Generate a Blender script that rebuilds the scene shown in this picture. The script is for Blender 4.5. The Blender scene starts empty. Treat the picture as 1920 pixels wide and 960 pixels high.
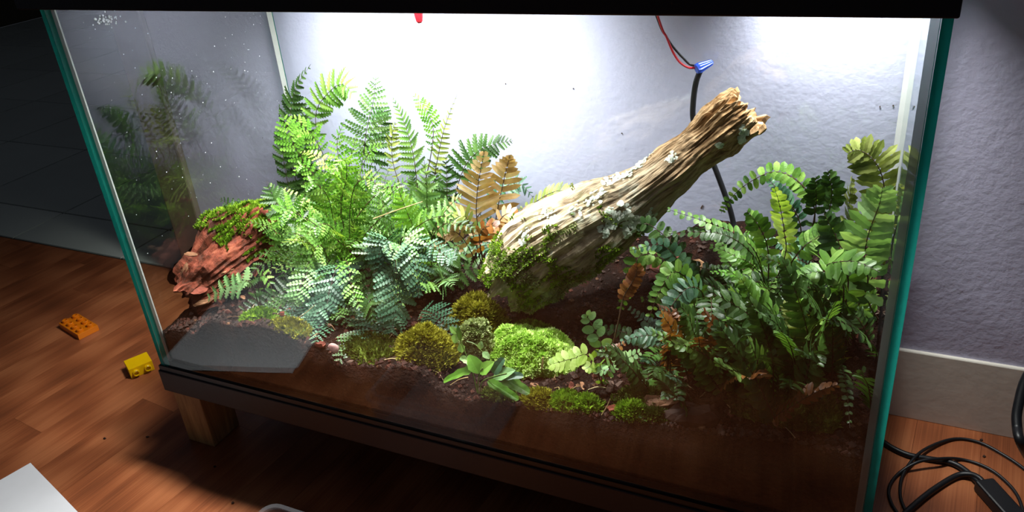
import bpy, math, random
import numpy as np
from mathutils import Vector, noise as mnoise, Matrix

random.seed(11)
SC = bpy.context.scene
COL = SC.collection
R = random.Random(5)

# ------------------------------------------------------------------ camera
FPX, PPY = 1462.744, 408.775
CAM = Vector((0.72113, -0.49751, 0.64001))
YAW, PITCH, ROLL = -0.45866, 0.45404, -0.09023
fw = Vector((math.sin(YAW)*math.cos(PITCH), math.cos(YAW)*math.cos(PITCH), -math.sin(PITCH)))
rt = fw.cross(Vector((0, 0, 1))).normalized()
up = rt.cross(fw)
rt, up = rt*math.cos(ROLL)+up*math.sin(ROLL), -rt*math.sin(ROLL)+up*math.cos(ROLL)
cd = bpy.data.cameras.new('camera')
cd.sensor_width = 36.0
cd.lens = FPX/1920*36
cd.shift_y = -(480-PPY)/1920
cd.clip_start = 0.01
cam = bpy.data.objects.new('camera', cd)
cam.matrix_world = Matrix(((rt.x, up.x, -fw.x, CAM.x), (rt.y, up.y, -fw.y, CAM.y), (rt.z, up.z, -fw.z, CAM.z), (0, 0, 0, 1)))
COL.objects.link(cam)
SC.camera = cam

# ------------------------------------------------------------------ world, exposure
SC.view_settings.view_transform = 'Standard'
SC.view_settings.look = 'None'
SC.view_settings.gamma = 1
SC.view_settings.use_curve_mapping = False
SC.view_settings.exposure = 0.0
world = bpy.data.worlds.new('dim_room')
SC.world = world
world.use_nodes = True
world.node_tree.nodes['Background'].inputs[0].default_value = (0.55, 0.6, 0.75, 1)
world.node_tree.nodes['Background'].inputs[1].default_value = 0.055
LAMPS = [((0.245, 0.160, 0.597), (.29, .05), 6.0, 128), ((0.685, 0.255, 0.597), (.06, .04), 2.2, 118)]     # LED bars under the hood: place, size, watts, beam
SC.cycles.max_bounces = 8
SC.cycles.transparent_max_bounces = 24

# ------------------------------------------------------------------ measures of the place (metres)
W, D, H, Z0 = 0.76, 0.3058, 0.527, 0.1131       # tank width, depth, top, underside of the glass box
YW = 0.3198                                      # wall plane
YTH = 0.336                                     # wood / tile boundary

def ray(px, py):
    return fw + rt*((px-960)/FPX) - up*((py-PPY)/FPX)
def at(px, py, Y):
    d = ray(px, py)
    return CAM + d*((Y-CAM.y)/d.y)
def atz(px, py, Z):
    d = ray(px, py)
    return CAM + d*((Z-CAM.z)/d.z)
def srgb(h):
    h = h.lstrip('#')
    o = []
    for i in (0, 2, 4):
        c = int(h[i:i+2], 16)/255
        o.append(c/12.92 if c < .04045 else ((c+.055)/1.055)**2.4)
    return (*o, 1)

# ------------------------------------------------------------------ materials
class NT:
    def __init__(s, name):
        s.m = bpy.data.materials.new(name); s.m.use_nodes = True
        s.t = s.m.node_tree; s.t.nodes.clear()
        s.out = s.n('ShaderNodeOutputMaterial')
    def n(s, typ, **kw):
        x = s.t.nodes.new(typ)
        for k, v in kw.items(): setattr(x, k, v)
        return x
    def l(s, a, b): s.t.links.new(a, b)
    def setin(s, node, key, v):
        if hasattr(v, 'is_output'): s.l(v, node.inputs[key])
        else: node.inputs[key].default_value = v
    def coord(s, kind='Object', scale=None):
        c = s.n('ShaderNodeTexCoord').outputs[kind]
        if scale is not None:
            mp = s.n('ShaderNodeMapping'); s.l(c, mp.inputs[0]); mp.inputs['Scale'].default_value = scale
            c = mp.outputs[0]
        return c
    def noise(s, vec, scale, detail=4, rough=.55, dist=0):
        x = s.n('ShaderNodeTexNoise'); s.l(vec, x.inputs['Vector'])
        x.inputs['Scale'].default_value = scale; x.inputs['Detail'].default_value = detail
        x.inputs['Roughness'].default_value = rough; x.inputs['Distortion'].default_value = dist
        return x.outputs['Fac']
    def ramp(s, fac, stops):
        r = s.n('ShaderNodeValToRGB'); s.l(fac, r.inputs[0]); e = r.color_ramp.elements
        while len(e) < len(stops): e.new(.5)
        for k, (p, c) in enumerate(stops):
            e[k].position = p; e[k].color = srgb(c) if isinstance(c, str) else c
        return r.outputs[0]
    def mixc(s, fac, a, b, mode='MIX'):
        x = s.n('ShaderNodeMix', data_type='RGBA', blend_type=mode)
        s.setin(x, 0, fac)
        for k, v in ((6, a), (7, b)):
            if isinstance(v, str): v = srgb(v)
            s.setin(x, k, v)
        return x.outputs[2]
    def math(s, op, a, b=0.0, clamp=False):
        x = s.n('ShaderNodeMath', operation=op, use_clamp=clamp); s.setin(x, 0, a); s.setin(x, 1, b)
        return x.outputs[0]
    def bump(s, h, strength=.4, dist=.002):
        b = s.n('ShaderNodeBump'); s.l(h, b.inputs['Height']); b.inputs['Strength'].default_value = strength
        b.inputs['Distance'].default_value = dist
        return b.outputs[0]
    def prin(s, color, rough=.6, spec=.3, normal=None, metal=0, **kw):
        p = s.n('ShaderNodeBsdfPrincipled')
        if isinstance(color, str): color = srgb(color)
        s.setin(p, 'Base Color', color); s.setin(p, 'Roughness', rough)
        p.inputs['Specular IOR Level'].default_value = spec; p.inputs['Metallic'].default_value = metal
        if normal is not None: s.l(normal, p.inputs['Normal'])
        for k, v in kw.items(): s.setin(p, k, v)
        return p.outputs[0]
    def done(s, sh):
        s.l(sh, s.out.inputs[0]); return s.m
    def rand(s): return s.n('ShaderNodeObjectInfo').outputs['Random']

def m_plain(name, c, rough=.5, spec=.4, var=.12, bump=0, bscale=300):
    t = NT(name); v = t.coord()
    n = t.noise(v, 40, 3)
    col = t.mixc(t.math('MULTIPLY', n, var*2), srgb(c), (0, 0, 0, 1))
    nb = t.bump(t.noise(v, bscale, 3), bump, .001) if bump else None
    return t.done(t.prin(col, rough, spec, nb))

def m_leaf(name, dark, mid, light, trans=.35, rough=.42):
    t = NT(name); v = t.coord()
    n = t.noise(v, 55, 3, .6)
    n2 = t.math('ADD', t.math('MULTIPLY', n, .75), t.math('MULTIPLY', t.rand(), .36))
    col = t.ramp(n2, [(.28, dark), (.55, mid), (.85, light)])
    nb = t.bump(t.noise(v, 420, 2), .25, .0006)
    a = t.prin(col, rough, .35, nb)
    tr = t.n('ShaderNodeBsdfTranslucent')
    t.l(t.mixc(1.0, col, (1.0, 1.0, .45, 1), 'MULTIPLY'), tr.inputs[0])
    mx = t.n('ShaderNodeMixShader'); mx.inputs[0].default_value = trans
    t.l(a, mx.inputs[1]); t.l(tr.outputs[0], mx.inputs[2])
    return t.done(mx.outputs[0])

def m_moss(name, cols, scale=160):
    t = NT(name); v = t.coord()
    n = t.noise(v, scale, 2, .6); big = t.noise(v, 30, 3)
    f = t.math('ADD', t.math('MULTIPLY', n, .6), t.math('MULTIPLY', big, .42))
    col = t.ramp(f, [(.36, cols[0]), (.5, cols[1]), (.62, cols[2])])
    a = t.prin(col, .8, .15)
    tr = t.n('ShaderNodeBsdfTranslucent'); t.l(col, tr.inputs[0])
    mx = t.n('ShaderNodeMixShader'); mx.inputs[0].default_value = .25
    t.l(a, mx.inputs[1]); t.l(tr.outputs[0], mx.inputs[2])
    return t.done(mx.outputs[0])

def m_wood_floor():
    t = NT('laminate_wood')
    v = t.coord('Object'); r = t.rand()
    off = t.n('ShaderNodeCombineXYZ'); t.l(t.math('MULTIPLY', r, 37), off.inputs[0]); t.l(t.math('MULTIPLY', r, 11), off.inputs[1])
    ad = t.n('ShaderNodeVectorMath', operation='ADD'); t.l(v, ad.inputs[0]); t.l(off.outputs[0], ad.inputs[1])
    mp = t.n('ShaderNodeMapping'); t.l(ad.outputs[0], mp.inputs[0]); mp.inputs['Scale'].default_value = (30, 1.1, 1)
    g1 = t.noise(mp.outputs[0], 1.0, 5, .6, .5)
    wv = t.n('ShaderNodeTexWave', wave_type='RINGS', rings_direction='X'); 
    mp2 = t.n('ShaderNodeMapping'); t.l(ad.outputs[0], mp2.inputs[0]); mp2.inputs['Scale'].default_value = (16, 1.1, 1)
    t.l(mp2.outputs[0], wv.inputs[0]); wv.inputs['Scale'].default_value = 2.6; wv.inputs['Distortion'].default_value = 2.5; wv.inputs['Detail'].default_value = 3
    wv.inputs['Detail Scale'].default_value = .9
    mp3 = t.n('ShaderNodeMapping'); t.l(ad.outputs[0], mp3.inputs[0]); mp3.inputs['Scale'].default_value = (700, 5, 1)
    fine = t.noise(mp3.outputs[0], 1.0, 2)
    f = t.math('ADD', t.math('MULTIPLY', g1, .55), t.math('ADD', t.math('MULTIPLY', wv.outputs['Fac'], .16), t.math('MULTIPLY', fine, .34)))
    col = t.ramp(f, [(.3, '#6b3a22'), (.5, '#955432'), (.7, '#b57047')])
    col = t.mixc(t.math('MULTIPLY', r, .45), col, t.mixc(1.0, col, (.55, .5, .48, 1), 'MULTIPLY'))
    return t.done(t.prin(col, .33, .5, t.bump(f, .12, .0006)))

def m_wall():
    t = NT('lavender_wall_paint'); v = t.coord('Object')
    n = t.noise(v, 130, 3, .55); big = t.noise(v, 4, 3)
    col = t.mixc(big, '#cac7e0', '#c1bed8')
    sp = t.noise(v, 85, 1)
    low = t.n('ShaderNodeSeparateXYZ'); t.l(v, low.inputs[0])
    spm = t.math('GREATER_THAN', sp, .85)
    col = t.mixc(t.math('MULTIPLY', spm, .8), col, '#3a3432')
    return t.done(t.prin(col, .55, .35, t.bump(n, .45, .0014)))

def m_glass():
    # clear sheet: see-through plus mirror by the Fresnel law (both faces of the sheet are modelled)
    t = NT('clear_glass')
    g = t.n('ShaderNodeNewGeometry')
    dt = t.n('ShaderNodeVectorMath', operation='DOT_PRODUCT'); t.l(g.outputs['Normal'], dt.inputs[0]); t.l(g.outputs['Incoming'], dt.inputs[1])
    c = t.math('ABSOLUTE', dt.outputs['Value'])
    k = t.math('POWER', t.math('SUBTRACT', 1.0, c, True), 5.0)
    fr = t.math('ADD', t.math('MULTIPLY', k, .96), .04)
    tr = t.n('ShaderNodeBsdfTransparent'); tr.inputs[0].default_value = (.965, .985, .978, 1)
    gl = t.n('ShaderNodeBsdfGlossy'); gl.inputs['Roughness'].default_value = 0.0; gl.inputs[0].default_value = (1, 1, 1, 1)
    mx = t.n('ShaderNodeMixShader'); t.l(fr, mx.inputs[0]); t.l(tr.outputs[0], mx.inputs[1]); t.l(gl.outputs[0], mx.inputs[2])
    return t.done(mx.outputs[0])

def m_edge():
    # sawn edge of a float glass sheet: deep green-blue body, lit through the sheet
    t = NT('glass_edge_teal')
    v = t.coord('Object', (60, 60, 3))
    col = t.mixc(t.noise(v, 1, 3), '#0b7a70', '#2aa898')
    a = t.prin(col, .15, .5)
    tr = t.n('ShaderNodeBsdfTranslucent'); t.l(col, tr.inputs[0])
    mx = t.n('ShaderNodeMixShader'); mx.inputs[0].default_value = .75
    t.l(a, mx.inputs[1]); t.l(tr.outputs[0], mx.inputs[2])
    return t.done(mx.outputs[0])

def m_silicone():
    t = NT('clear_silicone')
    a = t.prin('#b9bcb8', .35, .4)
    tr = t.n('ShaderNodeBsdfTransparent'); tr.inputs[0].default_value = (.8, .84, .83, 1)
    mx = t.n('ShaderNodeMixShader'); mx.inputs[0].default_value = .45
    t.l(a, mx.inputs[1]); t.l(tr.outputs[0], mx.inputs[2])
    return t.done(mx.outputs[0])

def m_soil():
    t = NT('damp_dark_soil'); v = t.coord('Object')
    n = t.noise(v, 45, 6, .65); n2 = t.noise(v, 260, 3, .6)
    col = t.ramp(n, [(.3, '#0b0604'), (.5, '#170d09'), (.62, '#28140d'), (.75, '#402216')])
    return t.done(t.prin(t.mixc(t.math('MULTIPLY', n2, .6), col, '#140d09'), .95, .08, t.bump(n2, 1.0, .006)))

def m_bark(name, cols, su=22, sv=8):
    # u runs around the trunk, v along it
    t = NT(name); uv = t.coord('UV')
    mp = t.n('ShaderNodeMapping'); t.l(uv, mp.inputs[0]); mp.inputs['Scale'].default_value = (su, sv, 1)
    g = t.noise(mp.outputs[0], 1.0, 6, .65, .6)
    mp2 = t.n('ShaderNodeMapping'); t.l(uv, mp2.inputs[0]); mp2.inputs['Scale'].default_value = (su*5, sv*4, 1)
    g2 = t.noise(mp2.outputs[0], 1.0, 3, .6)
    f = t.math('ADD', t.math('MULTIPLY', g, .7), t.math('MULTIPLY', g2, .3))
    col = t.ramp(f, [(.33, cols[0]), (.45, cols[1]), (.55, cols[2]), (.68, cols[3])])
    return t, uv, f, col

def m_log():
    t, uv, f, col = m_bark('weathered_log_wood', ('#4a3a2c', '#8a7a62', '#aa9a80', '#ccbfa4'))
    sep = t.n('ShaderNodeSeparateXYZ'); t.l(uv, sep.inputs[0])
    warm = t.ramp(f, [(.33, '#4a3420'), (.46, '#8f6f4a'), (.56, '#bb9a70'), (.7, '#dcc7a2')])
    nz = t.noise(uv, 5, 3)
    k = t.math('ADD', sep.outputs[1], t.math('MULTIPLY', t.math('SUBTRACT', nz, .5), .5))
    kk = t.n('ShaderNodeMapRange'); t.l(k, kk.inputs[0]); kk.inputs[1].default_value = .5; kk.inputs[2].default_value = .78
    col = t.mixc(kk.outputs[0], col, warm)
    ob = t.coord('Object')
    pale = t.n('ShaderNodeMapRange'); t.l(t.noise(ob, 28, 4, .7), pale.inputs[0]); pale.inputs[1].default_value = .6; pale.inputs[2].default_value = .68
    low = t.n('ShaderNodeMapRange'); t.l(sep.outputs[1], low.inputs[0]); low.inputs[1].default_value = .62; low.inputs[2].default_value = .4
    col = t.mixc(t.math('MULTIPLY', pale.outputs[0], t.math('MULTIPLY', low.outputs[0], .75)), col, '#b9c0ae')
    green = t.n('ShaderNodeMapRange'); t.l(t.noise(ob, 22, 4, .65), green.inputs[0]); green.inputs[1].default_value = .47; green.inputs[2].default_value = .6
    lo2 = t.n('ShaderNodeMapRange'); t.l(sep.outputs[1], lo2.inputs[0]); lo2.inputs[1].default_value = .5; lo2.inputs[2].default_value = .2
    col = t.mixc(t.math('MULTIPLY', green.outputs[0], t.math('MULTIPLY', lo2.outputs[0], .8)), col, '#66703a')
    return t.done(t.prin(col, .8, .2, t.bump(f, .9, .004)))

def m_redlog():
    t, uv, f, col = m_bark('rotten_red_wood', ('#220d08', '#46200f', '#6e3322', '#8f5138'), 12, 7)
    return t.done(t.prin(col, .75, .25, t.bump(f, .9, .005)))

def m_chip(name, c0, c1, c2):
    t = NT(name); v = t.coord('Object', (40, 130, 90))
    f = t.math('ADD', t.math('MULTIPLY', t.noise(v, 1, 4, .65), .7), t.math('MULTIPLY', t.rand(), .3))
    col = t.ramp(f, [(.3, c0), (.5, c1), (.72, c2)])
    return t.done(t.prin(col, .75, .25, t.bump(f, .6, .002)))

def m_emit(name, c, s):
    t = NT(name); e = t.n('ShaderNodeEmission'); e.inputs[0].default_value = c; e.inputs[1].default_value = s
    return t.done(e.outputs[0])

def m_plastic_clear():
    t = NT('clear_plastic')
    a = t.prin('#d8d8de', .2, .5)
    tr = t.n('ShaderNodeBsdfTransparent'); tr.inputs[0].default_value = (.93, .93, .95, 1)
    mx = t.n('ShaderNodeMixShader'); mx.inputs[0].default_value = .95
    t.l(a, mx.inputs[1]); t.l(tr.outputs[0], mx.inputs[2])
    return t.done(mx.outputs[0])

def m_pine():
    t = NT('pale_pine_wood'); v = t.coord('Object', (60, 60, 6))
    f = t.noise(v, 1, 4, .6, 1.2)
    return t.done(t.prin(t.ramp(f, [(.35, '#8f6c45'), (.6, '#b8935f')]), .6, .3, t.bump(f, .2, .001)))

M = dict(
    wood=m_wood_floor(), wall=m_wall(), glass=m_glass(), edge=m_edge(), silicone=m_silicone(), soil=m_soil(),
    log=m_log(), redlog=m_redlog(), pine=m_pine(), clear=m_plastic_clear(),
    tile=None, grout=m_plain('dark_grout', '#151514', .9, .1), base=m_plain('painted_baseboard', '#e6e0d4', .38, .45, .1, .25, 90),
    casing=m_plain('painted_door_casing', '#7d6c63', .5, .35, .15), black=m_plain('black_plastic', '#0e0e10', .45, .4, .1, .15, 500),
    blackrub=m_plain('black_cable_rubber', '#15161a', .42, .45), standblack=m_plain('black_painted_board', '#221f22', .5, .35, .1, .1, 200),
    red=m_plain('red_plastic', '#d8202c', .35, .5), blue=m_plain('blue_plastic', '#2450c8', .4, .5), redwire=m_plain('red_wire_sleeve', '#d02434', .4, .5),
    orange=m_plain('orange_toy_plastic', '#e07a0c', .3, .5, .05), yellow=m_plain('yellow_toy_plastic', '#e8b800', .3, .5, .05),
    paper=m_plain('white_paper', '#e6e6ea', .8, .15, .04), farwall=m_plain('far_room_paint', '#55503f', .8, .2),
    copper=m_plain('printed_plastic_dark', '#1a1b1e', .5, .4),
    g_bright=m_leaf('fern_bright_green', '#3f721c', '#689e34', '#98c458', .42),
    g_mid=m_leaf('fern_mid_green', '#335a1c', '#5c8636', '#93b45c', .36),
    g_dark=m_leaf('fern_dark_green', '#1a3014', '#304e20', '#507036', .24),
    g_blue=m_leaf('fern_blue_green', '#1e3f2e', '#3d6348', '#6f9474', .28),
    g_mint=m_leaf('fern_pale_mint', '#527f48', '#7ca567', '#a8c888', .36),
    g_olive=m_leaf('fern_olive', '#4c5a24', '#76843c', '#a7b06a', .35),
    g_yellow=m_leaf('fern_yellow_green', '#6f9030', '#9dbb50', '#c6d884', .4),
    g_tan=m_leaf('fern_dry_tan', '#8a6a45', '#bb9a6c', '#d9c29a', .35),
    g_rust=m_leaf('fern_rust_brown', '#4a2812', '#7c4a20', '#a87a3a', .3),
    stem=m_plain('fern_stem_brown', '#3a2818', .55, .3), stemg=m_plain('fern_stem_green', '#5d7a35', .5, .3),
    moss_bright=m_moss('moss_bright', ('#86b53c', '#b4d464', '#d8eaa0')), moss_yellow=m_moss('moss_olive_yellow', ('#4c4a10', '#7f7c20', '#a8a63c')),
    moss_pale=m_moss('moss_pale_grey_green', ('#5d6a3a', '#93a262', '#c6cf9c')), moss_green=m_moss('moss_green', ('#3c5c12', '#6a8e1e', '#9cbc3a')),
    moss_dark=m_moss('moss_dark', ('#26300e', '#46561a', '#6c7a2c')),
    lichen=m_moss('lichen_mint_white', ('#a9bfa6', '#cfdccb', '#eef2e6'), 300),
    chip_red=m_chip('bark_red', '#35150e', '#673022', '#8f4a36'), chip_brown=m_chip('bark_brown', '#3a2518', '#7a543a', '#b08864'),
    chip_dark=m_chip('bark_dark', '#1e1410', '#3c2a22', '#5c463a'), straw=m_chip('dry_straw', '#7d6640', '#b59c6a', '#d9c79a'),
    crumb_dark=m_chip('crumb_dark_brown', '#0c0705', '#1b100b', '#301d15'),
    crumb_red=m_chip('crumb_red_brown', '#1a0d08', '#371b12', '#5a2e20'),
    pebble=m_chip('pink_pebble', '#8f6a66', '#bf9a94', '#d9bfb8'), drop=None,
)
def m_tile():
    t = NT('pale_floor_tile'); v = t.coord('Object')
    n = t.noise(v, 6, 4)
    col = t.mixc(n, '#c6cdc5', '#b4bbb3')
    col = t.mixc(t.math('MULTIPLY', t.rand(), .2), col, '#7f867f')
    return t.done(t.prin(col, .3, .45, t.bump(t.noise(v, 60, 2), .05, .001)))
M['tile'] = m_tile()
M['drop'] = m_plain('water_droplet', '#dfe6ee', .08, .8, .02)

# ------------------------------------------------------------------ object helpers
def props(o, label=None, cat=None, group=None, kind=None):
    if label: o['label'] = label
    if cat: o['category'] = cat
    if group: o['group'] = group
    if kind: o['kind'] = kind
    return o
def thing(name, label, cat, loc, group=None, kind=None):
    o = bpy.data.objects.new(name, None); COL.objects.link(o)
    o.empty_display_size = .02
    o.location = loc; o['_w'] = list(loc)
    return props(o, label, cat, group, kind)
def worg(o):
    return Vector(o['_w']) if o is not None and '_w' in o else Vector((0, 0, 0))

class MB:
    def __init__(s): s.v = []; s.f = []; s.uv = None; s.mi = []
    def add(s, vs, fs, mi=0):
        b = len(s.v); s.v += [tuple(p) for p in vs]; s.f += [tuple(i+b for i in f) for f in fs]; s.mi += [mi]*len(fs)
    def box(s, a, b, mi=0):
        x0, y0, z0 = a; x1, y1, z1 = b
        s.add([(x0, y0, z0), (x1, y0, z0), (x1, y1, z0), (x0, y1, z0), (x0, y0, z1), (x1, y0, z1), (x1, y1, z1), (x0, y1, z1)],
              [(0, 3, 2, 1), (4, 5, 6, 7), (0, 1, 5, 4), (1, 2, 6, 5), (2, 3, 7, 6), (3, 0, 4, 7)], mi)
        return s
    def tube(s, pts, r, seg=8, mi=0, cap=True):
        pts = [Vector(p) for p in pts]
        n = len(pts); rr = r if isinstance(r, (list, tuple)) else [r]*n
        T = [(pts[min(i+1, n-1)]-pts[max(i-1, 0)]).normalized() for i in range(n)]
        a = Vector((0, 0, 1)) if abs(T[0].z) < .9 else Vector((1, 0, 0))
        u = T[0].cross(a).normalized(); vs = []
        for i in range(n):
            u = (u-T[i]*u.dot(T[i])).normalized(); w = T[i].cross(u)
            for k in range(seg):
                q = 2*math.pi*k/seg
                vs.append(pts[i]+(u*math.cos(q)+w*math.sin(q))*rr[i])
        fs = [(i*seg+k, i*seg+(k+1) % seg, (i+1)*seg+(k+1) % seg, (i+1)*seg+k) for i in range(n-1) for k in range(seg)]
        if cap: fs += [tuple(range(seg))[::-1], tuple((n-1)*seg+k for k in range(seg))]
        s.add(vs, fs, mi); return s
    def build(s, name, mats, parent=None, smooth=False, origin=None, bevel=0, kind=None):
        me = bpy.data.meshes.new(name)
        o0 = worg(parent) if parent is not None else (Vector(origin) if origin is not None else Vector((0, 0, 0)))
        v = np.array(s.v, dtype=np.float64)-np.array(o0)
        me.from_pydata(v.tolist(), [], s.f)
        for m in (mats if isinstance(mats, (list, tuple)) else [mats]): me.materials.append(m)
        if any(s.mi): me.polygons.foreach_set('material_index', s.mi)
        if smooth: me.polygons.foreach_set('use_smooth', [True]*len(s.f))
        if s.uv is not None:
            ul = me.uv_layers.new(name='UVMap')
            li = np.empty(len(me.loops), dtype=np.int32); me.loops.foreach_get('vertex_index', li)
            ul.data.foreach_set('uv', np.array(s.uv, dtype=np.float32)[li].ravel())
        me.update()
        o = bpy.data.objects.new(name, me); COL.objects.link(o)
        if parent is not None:
            o.parent = parent; o['_w'] = list(o0)
        else:
            o.location = o0; o['_w'] = list(o0)
        if bevel:
            b = o.modifiers.new('bevel', 'BEVEL'); b.width = bevel; b.segments = 2; b.limit_method = 'ANGLE'
        if kind: o['kind'] = kind
        return o

def spline(ctrl, n=24):
    P = [Vector(p) for p in ctrl]
    if len(P) == 2: return [P[0].lerp(P[1], i/(n-1)) for i in range(n)]
    P = [P[0]*2-P[1]]+P+[P[-1]*2-P[-2]]
    out = []; m = len(P)-3
    for i in range(n):
        u = i/(n-1)*m; k = min(int(u), m-1); t = u-k
        a, b, c, d = P[k:k+4]
        out.append(.5*((2*b)+(c-a)*t+(2*a-5*b+4*c-d)*t*t+(3*b-a-3*c+d)*t**3))
    return out
def nz(x, y=0., z=0.): return mnoise.noise(Vector((x, y, z)))
def fbm(x, y=0., z=0., o=4): return mnoise.fractal(Vector((x, y, z)), 1.0, 2.0, o)

# ================================================================== STRUCTURE
# ---- wooden floor: planks, one object each
ANG = math.radians(-6.5)
floor = thing('floor', 'reddish brown laminate wood floor', 'floor', (0, 0, 0), kind='structure')
MB().box((-1.6, -1.6, -.03), (1.7, YTH, -.006)).build('subfloor', M['stem'], floor)
ca, sa = math.cos(ANG), math.sin(ANG)
def clip(poly, side):
    out = []
    for i in range(len(poly)):
        a, b = poly[i], poly[(i+1) % len(poly)]
        da, db = side(a), side(b)
        if da >= 0: out.append(a)
        if (da >= 0) != (db >= 0):
            t = da/(da-db); out.append((a[0]+(b[0]-a[0])*t, a[1]+(b[1]-a[1])*t))
    return out
def plank(x0, x1, y0, y1):
    g = .00012
    c = [(x0+g, y0+g), (x1-g, y0+g), (x1-g, y1-g), (x0+g, y1-g)]
    # local -> world: rotate by ANG
    wl = lambda p: (p[0]*ca-p[1]*sa, p[0]*sa+p[1]*ca)
    c = clip(c, lambda p: (YTH-.001)-wl(p)[1])
    if len(c) < 3: return
    n = len(c); mb = MB()
    vs = [(p[0], p[1], -.006) for p in c]+[(p[0], p[1], 0.0) for p in c]
    mb.add(vs, [tuple(range(n, 2*n))]+[(i, (i+1) % n, n+(i+1) % n, n+i) for i in range(n)])
    o = mb.build('plank', M['wood'], floor); o.rotation_euler.z = ANG
PW = .0645
rp = random.Random(3)
ix = -18
while ix*PW < 1.45:
    y = -1.05-rp.uniform(0, 1.0)
    while y < .62:
        L = rp.choice((.6, .75, .9, 1.1))
        a = ix*PW
        wx = a*ca-(y+L/2)*sa
        if -1.2 < wx < 1.35 and y+L > -.85: plank(a, a+PW, y, y+L)
        y += L
    ix += 1

# ---- tiled floor of the next room
tiles = thing('floor_tiled', 'pale grey ceramic tile floor beyond the doorway', 'floor', (0, YTH, 0), kind='structure')
MB().box((-3.2, YTH, -.03), (.4, 2.6, -.0035)).build('grout_bed', M['grout'], tiles)
TX, TY, TP = -.504, .4575, .3045
for i in range(-9, 3):
    for j in range(-1, 7):
        x0 = max(TX+i*TP, -3.2)+.0024; x1 = TX+(i+1)*TP-.0024
        y0 = max(TY+j*TP, YTH+.003)+.0024; y1 = TY+(j+1)*TP-.0024
        if x1 > .4: continue
        t = MB().box((x0, y0, -.0035), (x1, y1, -.0005)).build('tile', M['tile'], tiles)

# ---- back wall, baseboard, door casing, far walls
mb = MB(); mb.box((-.275, YW, 0), (1.9, YW+.10, 1.6))
props(mb.build('wall_back', M['wall']), 'lavender painted wall behind the terrarium', 'wall', kind='structure')
mb = MB(); prof = [(YW, 0), (.3155, 0), (.3155, .0905), (.3162, .0920), (.3175, .0925), (YW, .0925)]
n = len(prof)
mb.add([(-.235, a, b) for a, b in prof]+[(1.9, a, b) for a, b in prof], [(i, (i+1) % n, n+(i+1) % n, n+i) for i in range(n)]+[tuple(range(n))[::-1], tuple(range(n, 2*n))])
props(mb.build('baseboard_back', M['base'], bevel=.0008), 'scuffed off-white baseboard along the lavender wall', 'baseboard', kind='structure')
tr = thing('trim_1', 'painted door casing at the end of the lavender wall', 'door casing', (-.27, YW, 0), kind='structure')
MB().box((-.305, .309, 0), (-.24, YW+.0005, 1.6)).build('casing_board', M['casing'], tr, bevel=.003)
MB().box((-.290, YW, 0), (-.2755, YW+.10, 1.6)).build('jamb', M['casing'], tr)
MB().box((-3.2, 2.6, 0), (.4, 2.66, 2.2)).build('wall_far', M['farwall'])
props(bpy.data.objects['wall_far'], 'dark wall at the back of the tiled room', 'wall', kind='structure')
MB().box((-3.26, YTH, 0), (-3.2, 2.6, 2.2)).build('wall_left', M['farwall'])
props(bpy.data.objects['wall_left'], 'dark side wall of the tiled room', 'wall', kind='structure')

# ================================================================== TANK, STAND, HOOD
GT = .006
stand = thing('tank_stand', 'black-edged board on pale wooden block legs carrying the terrarium', 'stand', (W/2, D/2, 0))
MB().box((-.004, -.004, .0812), (W+.004, .3095, .1105)).build('board', M['standblack'], stand, bevel=.0012)
for (x, y) in ((0.0, .003), (W-.042, .003), (0.0, .262), (W-.042, .262)):
    MB().box((x, y, 0), (x+.042, y+.044, .0812)).build('leg', M['pine'], stand, bevel=.001)

tank = thing('terrarium', 'rectangular glass terrarium tank with teal sheet edges', 'terrarium', (W/2, D/2, .1105))
ZB, ZT = .1135, H+.0034
def pane(name, a, b, axis):
    # faces whose normal is the thin axis are clear glass, the four others sawn edge
    mb = MB(); mb.box(a, b)
    fx = {0: (3, 5), 1: (2, 4), 2: (0, 1)}[axis]
    mb.mi = [0 if i in fx else 1 for i in range(6)]
    if axis != 2: mb.mi[0] = 2
    return mb.build(name, [M['glass'], M['edge'], M['black']], tank)
pane('side_pane', (0, 0, ZB), (GT, D, ZT), 0)
pane('side_pane', (W-GT, 0, ZB), (W, D, ZT), 0)
pane('front_pane', (GT+.0004, 0, ZB), (W-GT-.0004, GT, ZT), 1)
pane('back_pane', (GT+.0004, D-GT, ZB), (W-GT-.0004, D, ZT), 1)
MB().box((GT, GT, ZB), (W-GT, D-GT, ZB+.006)).build('bottom_pane', M['black'], tank)
mb = MB()
e = .0022
for (a, b) in (((-e, -e, .1105), (W+e, 0-.0002, .1168)), ((-e, D+.0002, .1105), (W+e, D+e, .1168)), ((-e, 0, .1105), (-.0002, D, .1168)), ((W+.0002, 0, .1105), (W+e, D, .1168)), ((0, 0, .1105), (W, D, .1134))):
    mb.box(a, b)
mb.build('bottom_rim', M['black'], tank)
for (x, sx) in ((GT, 1), (W-GT, -1)):
    for (y, sy) in ((D-GT, -1), (GT, 1)):
        s = .0045 if sy < 0 else .0055
        mb = MB(); mb.add([(x, y, .12), (x+sx*s, y, .12), (x, y+sy*s, .12), (x, y, ZT-.002), (x+sx*s, y, ZT-.002), (x, y+sy*s, ZT-.002)],
                          [(0, 1, 2), (3, 5, 4), (1, 4, 5, 2), (0, 3, 4, 1), (2, 5, 3, 0)])
        mb.build('silicone_seam', M['silicone'], tank)
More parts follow.
